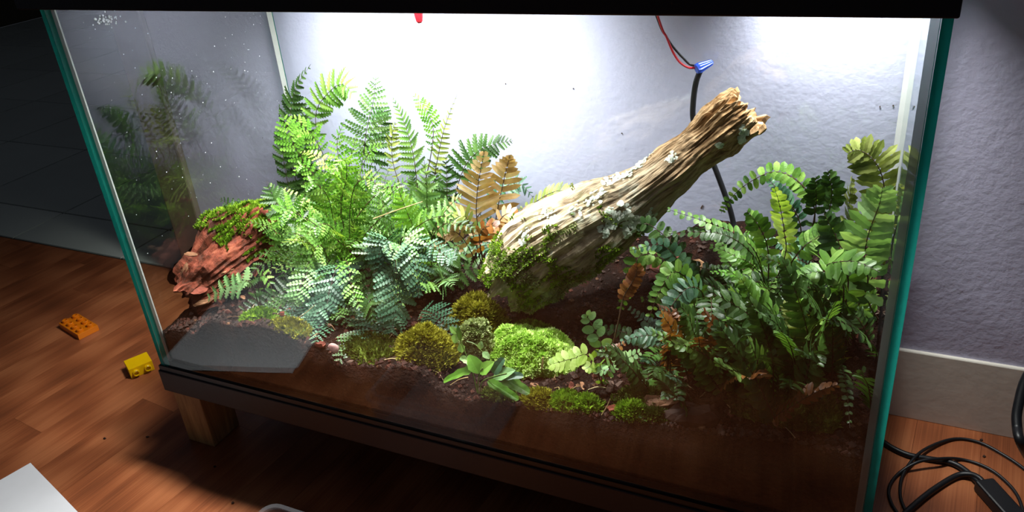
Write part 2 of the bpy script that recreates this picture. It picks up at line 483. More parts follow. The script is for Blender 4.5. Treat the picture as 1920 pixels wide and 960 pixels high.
# droplets and water spots on the left pane
mb = MB(); rd = random.Random(8)
def blob(mb, c, r, ax, squash=.35, seg=6):
    c = Vector(c); vs = []
    u = Vector((0, 1, 0)); w = Vector((0, 0, 1))
    for k in range(seg): q = 2*math.pi*k/seg; vs.append(c+(u*math.cos(q)+w*math.sin(q))*r)
    for k in range(seg): q = 2*math.pi*k/seg; vs.append(c+(u*math.cos(q)+w*math.sin(q))*r*.6+Vector((ax*r*squash*.8, 0, 0)))
    vs.append(c+Vector((ax*r*squash, 0, 0)))
    mb.add(vs, [(k, (k+1) % seg, seg+(k+1) % seg, seg+k) for k in range(seg)]+[(seg+k, seg+(k+1) % seg, 2*seg) for k in range(seg)])
def plane_x(px, py, X):
    d = ray(px, py); return CAM+d*((X-CAM.x)/d.x)
for k in range(46):
    p = plane_x(rd.gauss(200, 14), rd.gauss(36, 9), GT)
    if .02 < p.y < D-.02 and p.z < .525: blob(mb, p, rd.uniform(.0006, .0014), 1)
for k in range(130):
    p = (GT, rd.uniform(.02, D-.02), rd.uniform(.25, .52)); blob(mb, p, rd.choice((.0003, .0003, .0004, .0006)), 1, .2, 5)
mb.build('water_droplets', M['drop'], tank, smooth=True, kind='stuff')

HB = H+.0036
hood = thing('terrarium_hood', 'black light hood lying on top of the terrarium', 'hood', (W/2, D/2, H))
hx0, hx1, hy0, hy1, hz1 = -.0200, W+.0020, -.0085, .3125, .64
SKIRT = .535
def ringwall(name, x0, x1, y0, y1, z0, z1, th, mat, par, bev=.0012):
    mb = MB()
    o = [(x0, y0), (x1, y0), (x1, y1), (x0, y1)]; i = [(x0+th, y0+th), (x1-th, y0+th), (x1-th, y1-th), (x0+th, y1-th)]
    vs = [(a, b, z) for z in (z0, z1) for a, b in o]+[(a, b, z) for z in (z0, z1) for a, b in i]
    fs = []
    for k in range(4):
        j = (k+1) % 4
        fs += [(k, j, 4+j, 4+k), (8+j, 8+k, 12+k, 12+j), (j, k, 8+k, 8+j), (4+k, 4+j, 12+j, 12+k)]
    mb.add(vs, fs); return mb.build(name, mat, par, bevel=bev)
ringwall('hood_frame', hx0, hx1, hy0, hy1, HB, hz1, .0065, M['black'], hood)
MB().box((hx0+.0005, hy0+.0005, hz1), (hx1-.0005, hy1-.0005, hz1+.006)).build('hood_top', M['black'], hood, bevel=.002)
lens = m_emit('lamp_diffuser', (1, .98, .96, 1), 25)
for (lx, ly, lz), (sx, sy), wt, bm in LAMPS:
    hs = ringwall('lamp_housing', lx-sx/2-.014, lx+sx/2+.014, ly-sy/2-.012, ly+sy/2+.012, lz-.004, hz1, .003, M['black'], hood, 0)
    for x_ in (lx-sx/2-.017, lx+sx/2+.014): MB().box((x_, ly-sy/2-.03, SKIRT), (x_+.003, ly+sy/2+.03, hz1)).build('end_plate', M['black'], hs)
    MB().box((lx-sx/2, ly-sy/2, lz+.003), (lx+sx/2, ly+sy/2, lz+.006)).build('lamp_lens', lens, hs)
    MB().box((lx-sx/2-.011, ly-sy/2-.009, lz+.0061), (lx+sx/2+.011, ly+sy/2+.009, lz+.012)).build('lamp_board', M['black'], hs)
    ld = bpy.data.lights.new('lamp_light', 'AREA'); ld.shape = 'RECTANGLE'; ld.size = sx; ld.size_y = sy; ld.energy = wt; ld.spread = math.radians(bm); ld.color = (1, .975, .96)
    lo = bpy.data.objects.new('lamp_light', ld); COL.objects.link(lo); lo.parent = hood
    lo.location = Vector((lx, ly, lz))-worg(hood)

# ================================================================== WIRES AND CABLES
def cable(name, pts, r, mat, parent=None, n=60, seg=10, origin=None):
    mb = MB(); mb.tube(spline(pts, n), r, seg)
    return mb.build(name, mat, parent, smooth=True, origin=origin)
def wire_nut(mb, a, b, r0, r1, ribs=8):
    # ribbed cone from mouth a to tip b
    a, b = Vector(a), Vector(b); T = (b-a).normalized(); u = T.cross(Vector((.3, .2, 1))).normalized(); w = T.cross(u); L = (b-a).length
    prof = [(0, .86), (.03, 1.0), (.18, 1.0), (.35, .93), (.8, .72), (.94, .62), (1.0, .45)]
    seg = ribs*4; vs = []
    for s, k in prof:
        r = r0*k+(r1-r0)*s*.35
        for i in range(seg):
            q = 2*math.pi*i/seg
            rr = r*(1+(.10 if .15 < s < .95 and i % 4 in (0, 1) else -.03 if .15 < s < .95 else 0))
            vs.append(a+T*(s*L)+(u*math.cos(q)+w*math.sin(q))*rr)
    m = len(prof)
    fs = [(i*seg+k, i*seg+(k+1) % seg, (i+1)*seg+(k+1) % seg, (i+1)*seg+k) for i in range(m-1) for k in range(seg)]
    fs += [tuple(range(seg))[::-1], tuple((m-1)*seg+k for k in range(seg))]
    mb.add(vs, fs)
yc = .283
wb = at(1308, 128, yc-.004); wt_ = at(1333, 117, yc+.004)
lc = thing('lamp_cable', 'black lamp cable with red and black leads joined in a blue connector', 'cable', at(1375, 414, .284))
cable('cable_sheath', [at(1314, 130, yc), at(1305, 155, yc), at(1300, 190, yc), at(1300, 225, yc), at(1313, 265, yc), at(1334, 300, .284), at(1352, 345, .285), at(1368, 390, .286), at(1376, 414, .286)+Vector((0, 0, -.004)), at(1382, 445, .28)], .0030, M['blackrub'], lc)
cable('red_wire', [at(1310, 126, yc), at(1292, 127, yc-.002), at(1275, 117, yc-.004), at(1262, 98, yc-.005), at(1250, 70, yc-.006), at(1236, 38, yc-.008), Vector((.50, .26, .55)), Vector((.49, .25, .60))], .00115, M['redwire'], lc)
cable('black_wire', [at(1310, 124, yc), at(1294, 121, yc), at(1280, 108, yc-.002), at(1262, 88, yc-.003), at(1249, 68, yc-.004), at(1233, 36, yc-.006), Vector((.495, .265, .55)), Vector((.485, .255, .60))], .00115, M['blackrub'], lc)
mb = MB(); wire_nut(mb, at(1305, 130, yc-.003), at(1336, 116, yc+.008), .0052, .0036); mb.build('wire_connector', M['blue'], lc)
rn = thing('wire_connector', 'red wire connector peeking out below the hood front edge', 'wire connector', at(786, 30, .2))
mb = MB(); wire_nut(mb, at(783, 20, .2)+Vector((0, 0, .018)), at(787, 43, .2), .0058, .0042); mb.build('ribbed_cap', M['red'], rn)
cable('lead', [at(783, 20, .2)+Vector((0, 0, .016)), at(783, 20, .2)+Vector((.003, .004, .045)), at(783, 20, .2)+Vector((.012, .006, .082))], .0012, M['redwire'], rn)

def fl(px, py, z=.003): return atz(px, py, z)
g = 'loose cables on the floor beside the terrarium'
c1 = thing('power_cable', 'thick black cable with an inline connector curling on the floor by the baseboard', 'cable', fl(1740, 870, 0), g)
cable('cable_sheath', [fl(1640, 812, .0032), fl(1662, 833, .0032), fl(1700, 852, .0032), fl(1740, 860, .0032), fl(1785, 868, .0036), fl(1815, 886, .0045), fl(1845, 915, .006)], .0031, M['blackrub'], c1)
cable('cable_sheath', [fl(1660, 1000, .0032), fl(1700, 960, .0032), fl(1745, 922, .0032), fl(1790, 894, .0032), fl(1815, 889, .006), fl(1835, 896, .008), fl(1850, 912, .007)], .0031, M['blackrub'], c1)
a, b = fl(1843, 906, .007), fl(1905, 975, .007); d = (b-a).normalized(); s = d.cross(Vector((0, 0, 1))).normalized()
mb = MB(); vs = []
for t_ in (0, (b-a).length):
    for sx, sz in ((-1, -1), (1, -1), (1, 1), (-1, 1)): vs.append(a+d*t_+s*.010*sx+Vector((0, 0, .0065*sz)))
mb.add(vs, [(3, 2, 1, 0), (4, 5, 6, 7), (0, 1, 5, 4), (1, 2, 6, 5), (2, 3, 7, 6), (3, 0, 4, 7)])
mb.build('connector_box', M['blackrub'], c1, bevel=.002)
c2 = thing('thin_cable', 'thin black cable looping wide over the floor by the baseboard', 'cable', fl(1790, 823, 0), g)
cable('cable_sheath', [fl(1985, 935, .0018), fl(1920, 879, .0018), fl(1880, 852, .0018), fl(1835, 829, .0018), fl(1790, 823, .0018), fl(1745, 837, .0045), fl(1715, 858, .0065), fl(1692, 893, .002), fl(1688, 930, .0018), fl(1700, 962, .0018), fl(1718, 1000, .0018)], .0017, M['blackrub'], c2, 80)
c3 = thing('thin_cable', 'thin black cable of the smaller loop beside the inline connector', 'cable', fl(1720, 865, 0), g)
cable('cable_sheath', [fl(1925, 985, .0018), fl(1908, 930, .0018), fl(1875, 893, .0018), fl(1840, 872, .0018), fl(1800, 861, .0018), fl(1765, 860, .010), fl(1722, 866, .010), fl(1685, 888, .0018), fl(1667, 915, .0018), fl(1672, 945, .0018), fl(1700, 985, .0018)], .0017, M['blackrub'], c3, 80)
c4 = thing('hanging_cable', 'thick black cable hanging in front of the baseboard at the right edge', 'cable', fl(1930, 845, 0), g)
p0 = at(1930, 700, .27)
cable('cable_sheath', [p0+Vector((.02, .0, .03)), p0, at(1909, 762, .25), at(1907, 800, .235), at(1916, 835, .22), fl(1945, 880, .005), fl(1990, 920, .005)], .0046, M['blackrub'], c4)

# ================================================================== SOIL
HP = [(.0, .0, .160), (.05, .0, .165), (.10, .0, .190), (.17, .0, .196), (.236, .0, .190), (.264, .0, .170), (.343, .0, .184), (.393, .0, .163), (.476, .0, .171), (.542, .0, .176), (.612, .0, .187), (.70, .0, .195), (.76, 0, .195),
      (.1, .1, .178), (.25, .1, .176), (.35, .1, .172), (.45, .08, .165), (.55, .1, .172), (.66, .1, .20), (.74, .1, .205),
      (.04, .07, .162), (.05, .2, .17), (.2, .2, .178), (.3, .2, .175), (.42, .2, .172), (.52, .2, .185), (.66, .2, .222), (.74, .2, .225),
      (.05, .3, .18), (.2, .3, .182), (.35, .3, .19), (.48, .3, .205), (.6, .3, .236), (.7, .3, .235), (.76, .3, .23)]
HA = np.array(HP)
def soil_h(x, y):
    d = (HA[:, 0]-x)**2+(HA[:, 1]-y)**2+2e-5
    w = d**-1.6
    return float((w*HA[:, 2]).sum()/w.sum())+.0045*fbm(x*30, y*30, 2.)+.0022*nz(x*120, y*120)
nx, ny = 170, 72
mb = MB(); x0, x1, y0, y1 = GT+.0012, W-GT-.0012, GT+.0008, D-GT-.0012
grid = [[Vector((x0+(x1-x0)*i/nx, y0+(y1-y0)*j/ny, 0)) for i in range(nx+1)] for j in range(ny+1)]
for row in grid:
    for p in row: p.z = soil_h(p.x, p.y)
vs = [p for row in grid for p in row]
fs = [(j*(nx+1)+i, j*(nx+1)+i+1, (j+1)*(nx+1)+i+1, (j+1)*(nx+1)+i) for j in range(ny) for i in range(nx)]
bd = [(0, i) for i in range(nx+1)]+[(j, nx) for j in range(1, ny+1)]+[(ny, i) for i in range(nx-1, -1, -1)]+[(j, 0) for j in range(ny-1, 0, -1)]
b0 = len(vs)
for j, i in bd: p = grid[j][i]; vs.append(Vector((p.x, p.y, ZB+.0065)))
nb = len(bd)
for k in range(nb):
    j, i = bd[k]; j2, i2 = bd[(k+1) % nb]
    fs.append((b0+k, b0+(k+1) % nb, j2*(nx+1)+i2, j*(nx+1)+i))
fs.append(tuple(b0+k for k in range(nb))[::-1])
mb.add(vs, fs)
props(mb.build('soil', M['soil'], smooth=True), 'dark damp soil filling the bottom of the terrarium', 'soil', kind='stuff')
SOIL = bpy.data.objects['soil']; MCH = M; XLs, XHs = GT+.001, W-GT-.001
rs_ = random.Random(6)
for mname, cnt in (('crumb_dark', 3600), ('crumb_red', 1900), ('chip_brown', 250)):
    V = []; F = []
    for k in range(cnt):
        x = rs_.uniform(.012, W-.012); y = GT+.002+(D-.02)*rs_.random()**1.7; z = soil_h(x, y)
        r = rs_.choice((.0009, .0013, .0018, .0026, .0034)); b_ = len(V)
        for d in ((1, 0, 0), (0, 1, 0), (-1, 0, 0), (0, -1, 0), (0, 0, 1), (0, 0, -1)):
            V.append((min(max(x+d[0]*r*rs_.uniform(.6, 1.3), XLs), XHs), max(y+d[1]*r*rs_.uniform(.6, 1.3), GT+.0009), z+r*.35+d[2]*r*rs_.uniform(.5, 1)))
        F += [(b_+i, b_+(i+1) % 4, b_+4) for i in range(4)]+[(b_+(i+1) % 4, b_+i, b_+5) for i in range(4)]
    mb = MB(); mb.add(V, F); mb.build('soil_crumbs', MCH[mname], SOIL, kind='stuff')
def ground(px, py):
    # where the line of sight meets the soil
    d = ray(px, py); t = (.0062-CAM.y)/d.y
    for k in range(400):
        p = CAM+d*t
        if p.y > D-.008 or p.z < soil_h(min(max(p.x, .008), W-.008), p.y): break
        t += .0015
    p.x = min(max(p.x, .01), W-.01); p.y = min(max(p.y, .009), D-.01)
    return Vector((p.x, p.y, soil_h(p.x, p.y)))

# ================================================================== LOGS
class Log:
    def __init__(s, path, rad, nu=110, nv=150, jag=(.0, .02), ridge=.10, seed=0., squash=1.0, lobes=.10):
        c = spline(path, nv+1); s.nu, s.nv = nu, nv
        n = nv+1
        T = [(c[min(i+1, n-1)]-c[max(i-1, 0)]).normalized() for i in range(n)]
        u = T[0].cross(Vector((0, 0, 1))).normalized()
        s.P = []; L = sum((c[i+1]-c[i]).length for i in range(nv)); s.L = L
        rs = np.interp(np.linspace(0, 1, n), np.linspace(0, 1, len(rad)), rad)
        s.c = c
        for i in range(n):
            u = (u-T[i]*u.dot(T[i])).normalized(); w = u.cross(T[i])
            v = i/nv; row = []
            for k in range(nu):
                q = 2*math.pi*k/nu; cx, cy = math.cos(q), math.sin(q)
                r = rs[i]
                r *= 1+lobes*1.6*fbm(cx*1.3+seed, cy*1.3, v*L*22)+lobes*.6*nz(cx*3, cy*3+seed, v*L*9)
                g = fbm(cx*9+seed, cy*9, v*L*7, 3); r *= 1+ridge*(abs(g)*-1.3+.35)
                r *= 1+ridge*.35*nz(cx*26, cy*26+seed, v*L*30)
                ex = 0.0
                if v > .8: ex += jag[1]*(v-.8)/.2*(nz(cx*2.6+seed, cy*2.6, 3)+.7*nz(cx*7, cy*7, seed))
                if v < .2: ex -= jag[0]*(.2-v)/.2*(nz(cx*2.4, cy*2.4+seed, 7)+.6*nz(cx*7, cy*7, seed))
                row.append(c[i]+u*cx*r+w*cy*r*squash+T[i]*ex)
            s.P.append(row)
        s.T = T
    def mesh(s):
        mb = MB(); nu, nv = s.nu, s.nv; vs = [p for r in s.P for p in r]
        uv = [(k/nu if k <= nu/2 else 1-k/nu, i/nv) for i in range(nv+1) for k in range(nu)]
        fs = [(i*nu+k, (i+1)*nu+k, (i+1)*nu+(k+1) % nu, i*nu+(k+1) % nu) for i in range(nv) for k in range(nu)]
        for end in (0, 1):
            base = nv*nu if end else 0; cc = s.c[-1 if end else 0]; prev = base
            for q, (sh, dp) in enumerate(((.8, .001), (.55, -.004), (.25, -.007))):
                st = len(vs)
                for k in range(nu):
                    p = vs[base+k]
                    dd = s.T[-1]*(dp if end else -dp)+Vector((0, 0, .003*nz(k*.3, q*5., end)))
                    vs.append(cc+(p-cc)*sh+dd); uv.append((k/nu, (1 if end else 0)+.02*q))
                fs += [((prev+k, st+k, st+(k+1) % nu, prev+(k+1) % nu) if end else (prev+(k+1) % nu, st+(k+1) % nu, st+k, prev+k)) for k in range(nu)]
                prev = st
            fs.append(tuple(prev+k for k in range(nu))[::-1] if not end else tuple(prev+k for k in range(nu)))
        mb.add(vs, fs); mb.uv = uv
        return mb
    def surf(s, u, v):
        i = min(max(int(v*s.nv), 1), s.nv-1); k = int(u*s.nu) % s.nu
        p = s.P[i][k]
        n = (s.P[i][(k+1) % s.nu]-s.P[i][k-1]).cross(s.P[i+1][k]-s.P[i-1][k])
        n.normalize()
        if n.dot(p-s.c[i]) < 0: n = -n
        return p.copy(), n

def tufts(pts, length, wid, rnd, up_bias=.6, n_each=3):
    mb = MB()
    V = []; F = []
    for p, n in pts:
        for k in range(n_each):
            d = (n+Vector((0, 0, up_bias))+Vector((rnd.gauss(0, .45), rnd.gauss(0, .45), rnd.gauss(0, .3)))).normalized()
            s = d.cross(Vector((rnd.gauss(0, 1), rnd.gauss(0, 1), rnd.gauss(0, 1)))).normalized()*wid*rnd.uniform(.7, 1.3)
            L = length*rnd.uniform(.5, 1.25); b = len(V)
            m = p+d*L*.5+Vector((0, 0, 0)); tip = p+d*L+s*rnd.uniform(-1, 1)
            V += [p-n*.0006, m+s, tip, m-s]; F.append((b, b+1, b+2, b+3))
    mb.add(V, F); return mb

# big leaning log
PA = [at(955, 540, .140), at(1005, 487, .150), at(1095, 428, .168), at(1190, 370, .188), at(1285, 298, .205), at(1345, 248, .213), at(1398, 208, .220)]
blog = Log(PA, [.036, .042, .044, .036, .0245, .0215, .0235, .0245], jag=(.012, .013), ridge=.11, seed=3.3, lobes=.12)
LG = thing('leaning_log', 'weathered broken log leaning diagonally with lichen and moss patches', 'log', PA[0])
lb = blog.mesh().build('trunk', M['log'], LG, smooth=False)
rl = random.Random(21)
def facing(p, n): return n.dot((CAM-p).normalized())
def find_uv(lg, px, py):
    best = None
    for i in range(2, lg.nv-1):
        for k in range(0, lg.nu, 1):
            p = lg.P[i][k]; d = p-CAM; z = d.dot(fw)
            x = 960+FPX*d.dot(rt)/z; y = PPY-FPX*d.dot(up)/z
            e_ = (x-px)**2+(y-py)**2
            if e_ < 500:
                pp, nn = lg.surf((k+.01)/lg.nu, i/lg.nv)
                if facing(pp, nn) > .1 and (best is None or e_ < best[0]): best = (e_, (k+.01)/lg.nu, i/lg.nv)
    return best[1:] if best else None
def lichen_patch(px, py, rx, ry, n, size=.0028):
    c = find_uv(blog, px, py)
    if not c: return
    mb = MB()
    for k in range(n):
        q = rl.uniform(0, 6.28); rr = rl.random()**.6
        u = c[0]+math.cos(q)*rr*rx; v = c[1]+math.sin(q)*rr*ry
        p, n_ = blog.surf(u % 1, min(max(v, .02), .97)); r = size*rl.uniform(.35, 1.1)
        a = n_.cross(Vector((rl.gauss(0, 1), rl.gauss(0, 1), rl.gauss(0, 1)))).normalized(); b = n_.cross(a)
        tilt = a*rl.gauss(0, .25)+b*rl.gauss(0, .25)
        vs = [p+n_*.0016]; m = 7
        for j in range(m):
            t_ = 2*math.pi*j/m; e_ = a*math.cos(t_)+b*math.sin(t_)
            vs.append(p+e_*r*rl.uniform(.6, 1.15)+n_*(.0008+.5*r*e_.dot(tilt)+rl.uniform(0, .0008)))
        mb.add(vs, [(0, 1+j, 1+(j+1) % m) for j in range(m)])
    mb.build('lichen', M['lichen'], LG)
for a in ((1165, 335, .05, .055, 70), (1195, 318, .025, .03, 22), (1215, 298, .03, .03, 24), (1160, 400, .05, .04, 60, .0036), (1185, 415, .05, .035, 50, .0036), (1140, 422, .035, .03, 36, .0032), (1215, 405, .03, .03, 26),
          (1400, 245, .05, .02, 42, .0032), (1350, 268, .02, .015, 10), (1025, 400, .04, .02, 26), (985, 440, .03, .02, 20), (1120, 365, .04, .04, 18), (1262, 290, .03, .03, 12), (1090, 385, .03, .03, 14)):
    lichen_patch(*a)
def log_moss(lg, par, n, test, mat, L=.0035, wid=.0005, rnd=None, each=3):
    pts = []; tries = 0
    while len(pts) < n and tries < n*30:
        tries += 1
        u, v = rnd.random(), rnd.uniform(.01, .98)
        p, n_ = lg.surf(u, v)
        if test(p, n_, v): pts.append((p, n_))
    o = tufts(pts, L, wid, rnd, .5, each).build('moss', mat, par, kind='stuff'); return o
log_moss(blog, LG, 2600, lambda p, n, v: v < .5 and n.z < .62 and fbm(p.x*30, p.y*30, p.z*30) > -.12+v*.8 and facing(p, n) > -.2, M['moss_green'], L=.0042, wid=.0008, rnd=rl)
log_moss(blog, LG, 1900, lambda p, n, v: v < .42 and n.z < .72 and fbm(p.x*26+5, p.y*26, p.z*26) > .12+v*.5 and facing(p, n) > -.2, M['moss_pale'], L=.0035, wid=.0008, rnd=rl)
# splinters sticking out of the broken top
for k in range(5):
    u = rl.random(); p, n_ = blog.surf(u, .93); d = (blog.T[-1]+n_*rl.uniform(-.1, .15)).normalized(); L = rl.uniform(.005, .011)
    mb = MB(); sd = d.cross(n_).normalized()*rl.uniform(.002, .0045)
    q = p-n_*.003
    mb.add([q-sd, q+sd, q+sd*.6+d*L*.7, q+d*L, q-sd*.7+d*L*.6, q-n_*.003-sd*.6, q-n_*.003+sd*.6, q-n_*.002+d*L*.6],
           [(0, 1, 2, 3, 4), (5, 7, 6), (0, 4, 7, 5), (1, 6, 7, 2), (2, 7, 3), (3, 7, 4), (0, 5, 6, 1)])
    mb.build('splinter', M['chip_brown'], LG)

# rotten red log on the left
PB = [at(338, 556, .050), at(372, 524, .078), at(425, 482, .118), at(480, 446, .165), at(520, 424, .20)]
rlog = Log(PB, [.034, .041, .046, .045, .036], nu=90, nv=110, jag=(.014, .01), ridge=.17, seed=9.1, lobes=.2)
RL = thing('rotten_log', 'short rotten red-brown log with a moss cap beside the left pane', 'log', PB[0])
mbl = rlog.mesh()
mbl.v = [(max(x, GT+.002), max(y, GT+.002), z) for x, y, z in mbl.v]
mbl.build('trunk', M['redlog'], RL)
log_moss(rlog, RL, 5200, lambda p, n, v: v < .98 and v > .46 and n.z > .3 and fbm(p.x*26, p.y*26, p.z*26+3) > -.3+(.62-min(v, .62))*2.5, M['moss_green'], L=.0055, wid=.0010, rnd=rl)
# flaking plates of red bark on the log
def chip_mesh(L, Wd, T, rnd, bend=.15, n=11):
    # an irregular flake, long axis x: broken rim, uneven raised top
    ou = []
    for k in range(n):
        q = 2*math.pi*k/n
        ou.append(Vector((math.cos(q)*L/2*rnd.uniform(.7, 1.15), math.sin(q)*Wd/2*rnd.uniform(.6, 1.2), 0)))
    bz = lambda p: Vector((0, 0, bend*p.y*p.y/Wd))
    vs = [p*.72+Vector((0, 0, T*rnd.uniform(.75, 1.35)))+bz(p) for p in ou]+[p+Vector((0, 0, T*rnd.uniform(.25, .75)))+bz(p) for p in ou]+[p*.95+bz(p) for p in ou]
    vs += [Vector((L*.06, 0, T*rnd.uniform(.8, 1.3))), Vector((0, 0, -.0002))]
    fs = [(k, (k+1) % n, 3*n) for k in range(n)]+[(2*n+(k+1) % n, 2*n+k, 3*n+1) for k in range(n)]
    for r in range(2): fs += [((r+1)*n+k, (r+1)*n+(k+1) % n, r*n+(k+1) % n, r*n+k) for k in range(n)]
    return vs, fs
def orient(vs, p, n, ax):
    n = n.normalized(); x = (ax-n*ax.dot(n)).normalized(); y = n.cross(x)
    return [p+x*v.x+y*v.y+n*v.z for v in vs]
for k in range(34):
    p, n_ = rlog.surf(rl.random(), rl.uniform(.03, .6))
    if facing(p, n_) < .05: continue
    vs, fs = chip_mesh(rl.uniform(.012, .026), rl.uniform(.006, .012), .0016, rl)
    mb = MB(); mb.add(orient(vs, p-n_*.0005, (n_+Vector((rl.gauss(0, .15), rl.gauss(0, .15), 0))), (PB[2]-PB[0])+Vector((0, 0, rl.gauss(0, .03)))), fs)
    mb.v = [(max(x, GT+.001), max(y, GT+.001), z) for x, y, z in mb.v]
    mb.build('bark_flake', M['chip_red'] if k % 5 else M['chip_brown'], RL)

# ================================================================== MOSS MOUNDS
rm = random.Random(77)
def mound(name, label, px, py, Y, rx, ry, hgt, mat, n, tl=.0035, tw=.0006, base=None, group='moss cushions on the soil', lump=.25):
    c = at(px, py, Y) if Y is not None else ground(px, py)
    x, y = min(max(c.x, GT+rx*.8), W-GT-rx*.8), max(c.y, GT+.004+ry*.9)
    zg = soil_h(x, y)
    o = thing(name, label, 'moss', (x, y, zg), group)
    mb = MB(); nr, na = 10, 30; pts = []
    def S(r, q):
        cx, cy = math.cos(q), math.sin(q)
        k = 1+lump*fbm(cx*1.5+px, cy*1.5+py, r*2)
        X, Yy = x+cx*rx*r*k, max(y+cy*ry*r*k, GT+.0018)
        h = (1-r**2.6)*hgt*(1+lump*1.2*fbm(X*60, Yy*60, 1.))
        return Vector((X, Yy, max(soil_h(X, Yy)*.6+zg*.4, zg-.012)+h-.001*r))
    vs = [S(0, 0)]
    for i in range(1, nr+1):
        for k in range(na): vs.append(S(i/nr, 2*math.pi*k/na))
    fs = [(0, 1+k, 1+(k+1) % na) for k in range(na)]
    for i in range(nr-1):
        for k in range(na): fs.append((1+i*na+k, 1+(i+1)*na+k, 1+(i+1)*na+(k+1) % na, 1+i*na+(k+1) % na))
    mb.add(vs, fs); mb.build('cushion', base or M['moss_dark'], o, smooth=True)
    for k in range(n):
        r = rm.random()**.5; q = rm.uniform(0, 6.283)
        p = S(r, q); e1 = S(min(r+.03, 1), q)-p; e2 = S(r, q+.05)-p
        nn = e1.cross(e2)
        if nn.length < 1e-12: nn = Vector((0, 0, 1))
        nn.normalize()
        if nn.z < 0: nn = -nn
        pts.append((p, nn))
    t_ = tufts(pts, tl*1.25, tw*1.7, rm, .4, 3)
    t_.v = [(a_, max(b_, GT+.0009), c_) for a_, b_, c_ in t_.v]
    t_.build('tufts', mat, o, kind='stuff')
    return o
mound('moss_cushion', 'bright lime green moss cushion at the front centre of the terrarium', 1000, 645, .086, .050, .032, .027, M['moss_bright'], 3600, .0036, .0008, M['moss_green'])
mound('moss_cushion', 'olive yellow moss mound at the foot of the leaning log', 888, 535, .112, .034, .026, .030, M['moss_yellow'], 2200, .005, .0005)
mound('moss_cushion', 'pale grey-green moss lump between the olive mound and the seedling', 888, 606, .075, .021, .018, .030, M['moss_pale'], 1700, .003, .0007, lump=.4)
mound('moss_cushion', 'olive green moss mound against the front glass below the ferns', 803, 652, .048, .033, .026, .024, M['moss_yellow'], 2100, .005, .0005)
mound('moss_cushion', 'small dark green moss patch behind the lime green cushion', 1003, 592, .12, .026, .014, .010, M['moss_green'], 700, .004, .0005)
mound('moss_cushion', 'green moss tuft in the soil below the lime green cushion', 1062, 738, .024, .016, .012, .007, M['moss_green'], 600, .0045, .0005)
mound('moss_cushion', 'small green moss tuft left of the red bark piece', 1100, 738, .022, .012, .010, .007, M['moss_green'], 420, .0045, .0005)
mound('moss_cushion', 'moss tuft touching the front glass under the button fern', 1062, 772, .013, .019, .008, .008, M['moss_green'], 520, .004, .0005)
mound('moss_cushion', 'moss tuft right of the red bark piece', 1185, 752, .018, .014, .010, .009, M['moss_green'], 460, .005, .0005)
mound('moss_cushion', 'flat dull moss patch by the front glass near the dark bark chunk', 1205, 790, .012, .026, .009, .006, M['moss_dark'], 560, .004, .0005)
mound('moss_cushion', 'dull moss patch under the seedling leaves', 930, 735, .012, .02, .009, .007, M['moss_dark'], 480, .0035, .0005)
mound('moss_cushion', 'yellowish star moss tuft right of the seedling', 1010, 735, .018, .017, .011, .008, M['moss_yellow'], 480, .005, .0006)
mound('moss_cushion', 'green moss patch in the litter beside the rotten log', 487, 598, .03, .022, .014, .007, M['moss_green'], 520, .004, .0005)
mound('moss_cushion', 'olive moss patch in the litter next to the paper reflection', 545, 612, .022, .024, .013, .007, M['moss_yellow'], 560, .004, .0005)
mound('moss_cushion', 'low dull moss between the pebble and the fern fronds', 695, 655, .035, .034, .022, .007, M['moss_dark'], 800, .004, .0005)
mound('moss_cushion', 'dull moss patch right of the button fern', 1210, 705, .04, .03, .016, .008, M['moss_dark'], 600, .004, .0005)
mound('moss_cushion', 'shaded moss mound below the right-hand ferns', 1480, 640, .05, .045, .03, .010, M['moss_dark'], 1200, .005, .0005)
mound('moss_cushion', 'rusty moss mound in the middle of the right-hand ferns', 1480, 560, .13, .05, .035, .022, M['moss_yellow'], 1300, .005, .0006)

# ================================================================== FERNS
rf = random.Random(2024)
XL, XH, YL, YH = GT+.0012, W-GT-.0012, GT+.0012, D-GT-.0012
def clampv(vs):
    out = []
    for p in vs:
        x, y, z = p
        out.append((min(max(x, XL), XH), min(max(y, YL), YH), z))
    return out
# leaf outlines: stations (position along the leaflet, half width, forward shift of the rim)
def prof_oblong(n=5, wave=0.0, base=.35):
    st = []
    for i in range(n+1):
        s = i/n
        w = (base+(1-base)*min(1, s/.18))*(1 if s < .6 else math.sqrt(max(0, 1-((s-.6)/.4)**2)))
        if wave and 0 < i < n: w *= 1+wave*(1 if i % 2 else -1)
        st.append((s, max(w, .02), 0))
    return st
def prof_serr(m=6, depth=.5, fwd=.12):
    st = [(0, .22, 0)]
    for i in range(m):
        s = (i+.25)/m; e = math.sqrt(max(0, 1-((i+.3)/m)**1.6))
        st.append((s, max(.1, e), fwd)); st.append(((i+.85)/m, max(.06, e*depth), 0))
    st.append((1, .03, 0)); return st
PROF = dict(oblong=prof_oblong(5), wavy=prof_oblong(7, .14), serr=prof_serr(6), serr_s=prof_serr(4, .55), button=[(0, .3, 0), (.15, .75, 0), (.4, 1, 0), (.65, .95, 0), (.87, .6, 0), (1, .08, 0)],
            tan=prof_oblong(4, 0, .95), lobed=prof_serr(5, .4, .03))
def strip(mb, base, ax, side, nrm, L, hw, prof, fold=.18, curl=0., twist=0.):
    vs = []
    for s, w, f in prof:
        c = base+ax*(L*s)+nrm*(curl*L*s*s)
        sd = side*math.cos(twist*s)+nrm*math.sin(twist*s)
        e = ax*(f*L)
        vs += [c+sd*(w*hw)+e+nrm*(fold*w*hw), c, c-sd*(w*hw)+e+nrm*(fold*w*hw)]
    fs = []
    for i in range(len(prof)-1):
        a = i*3
        fs += [(a, a+1, a+4, a+3), (a+1, a+2, a+5, a+4)]
    mb.add(vs, fs)
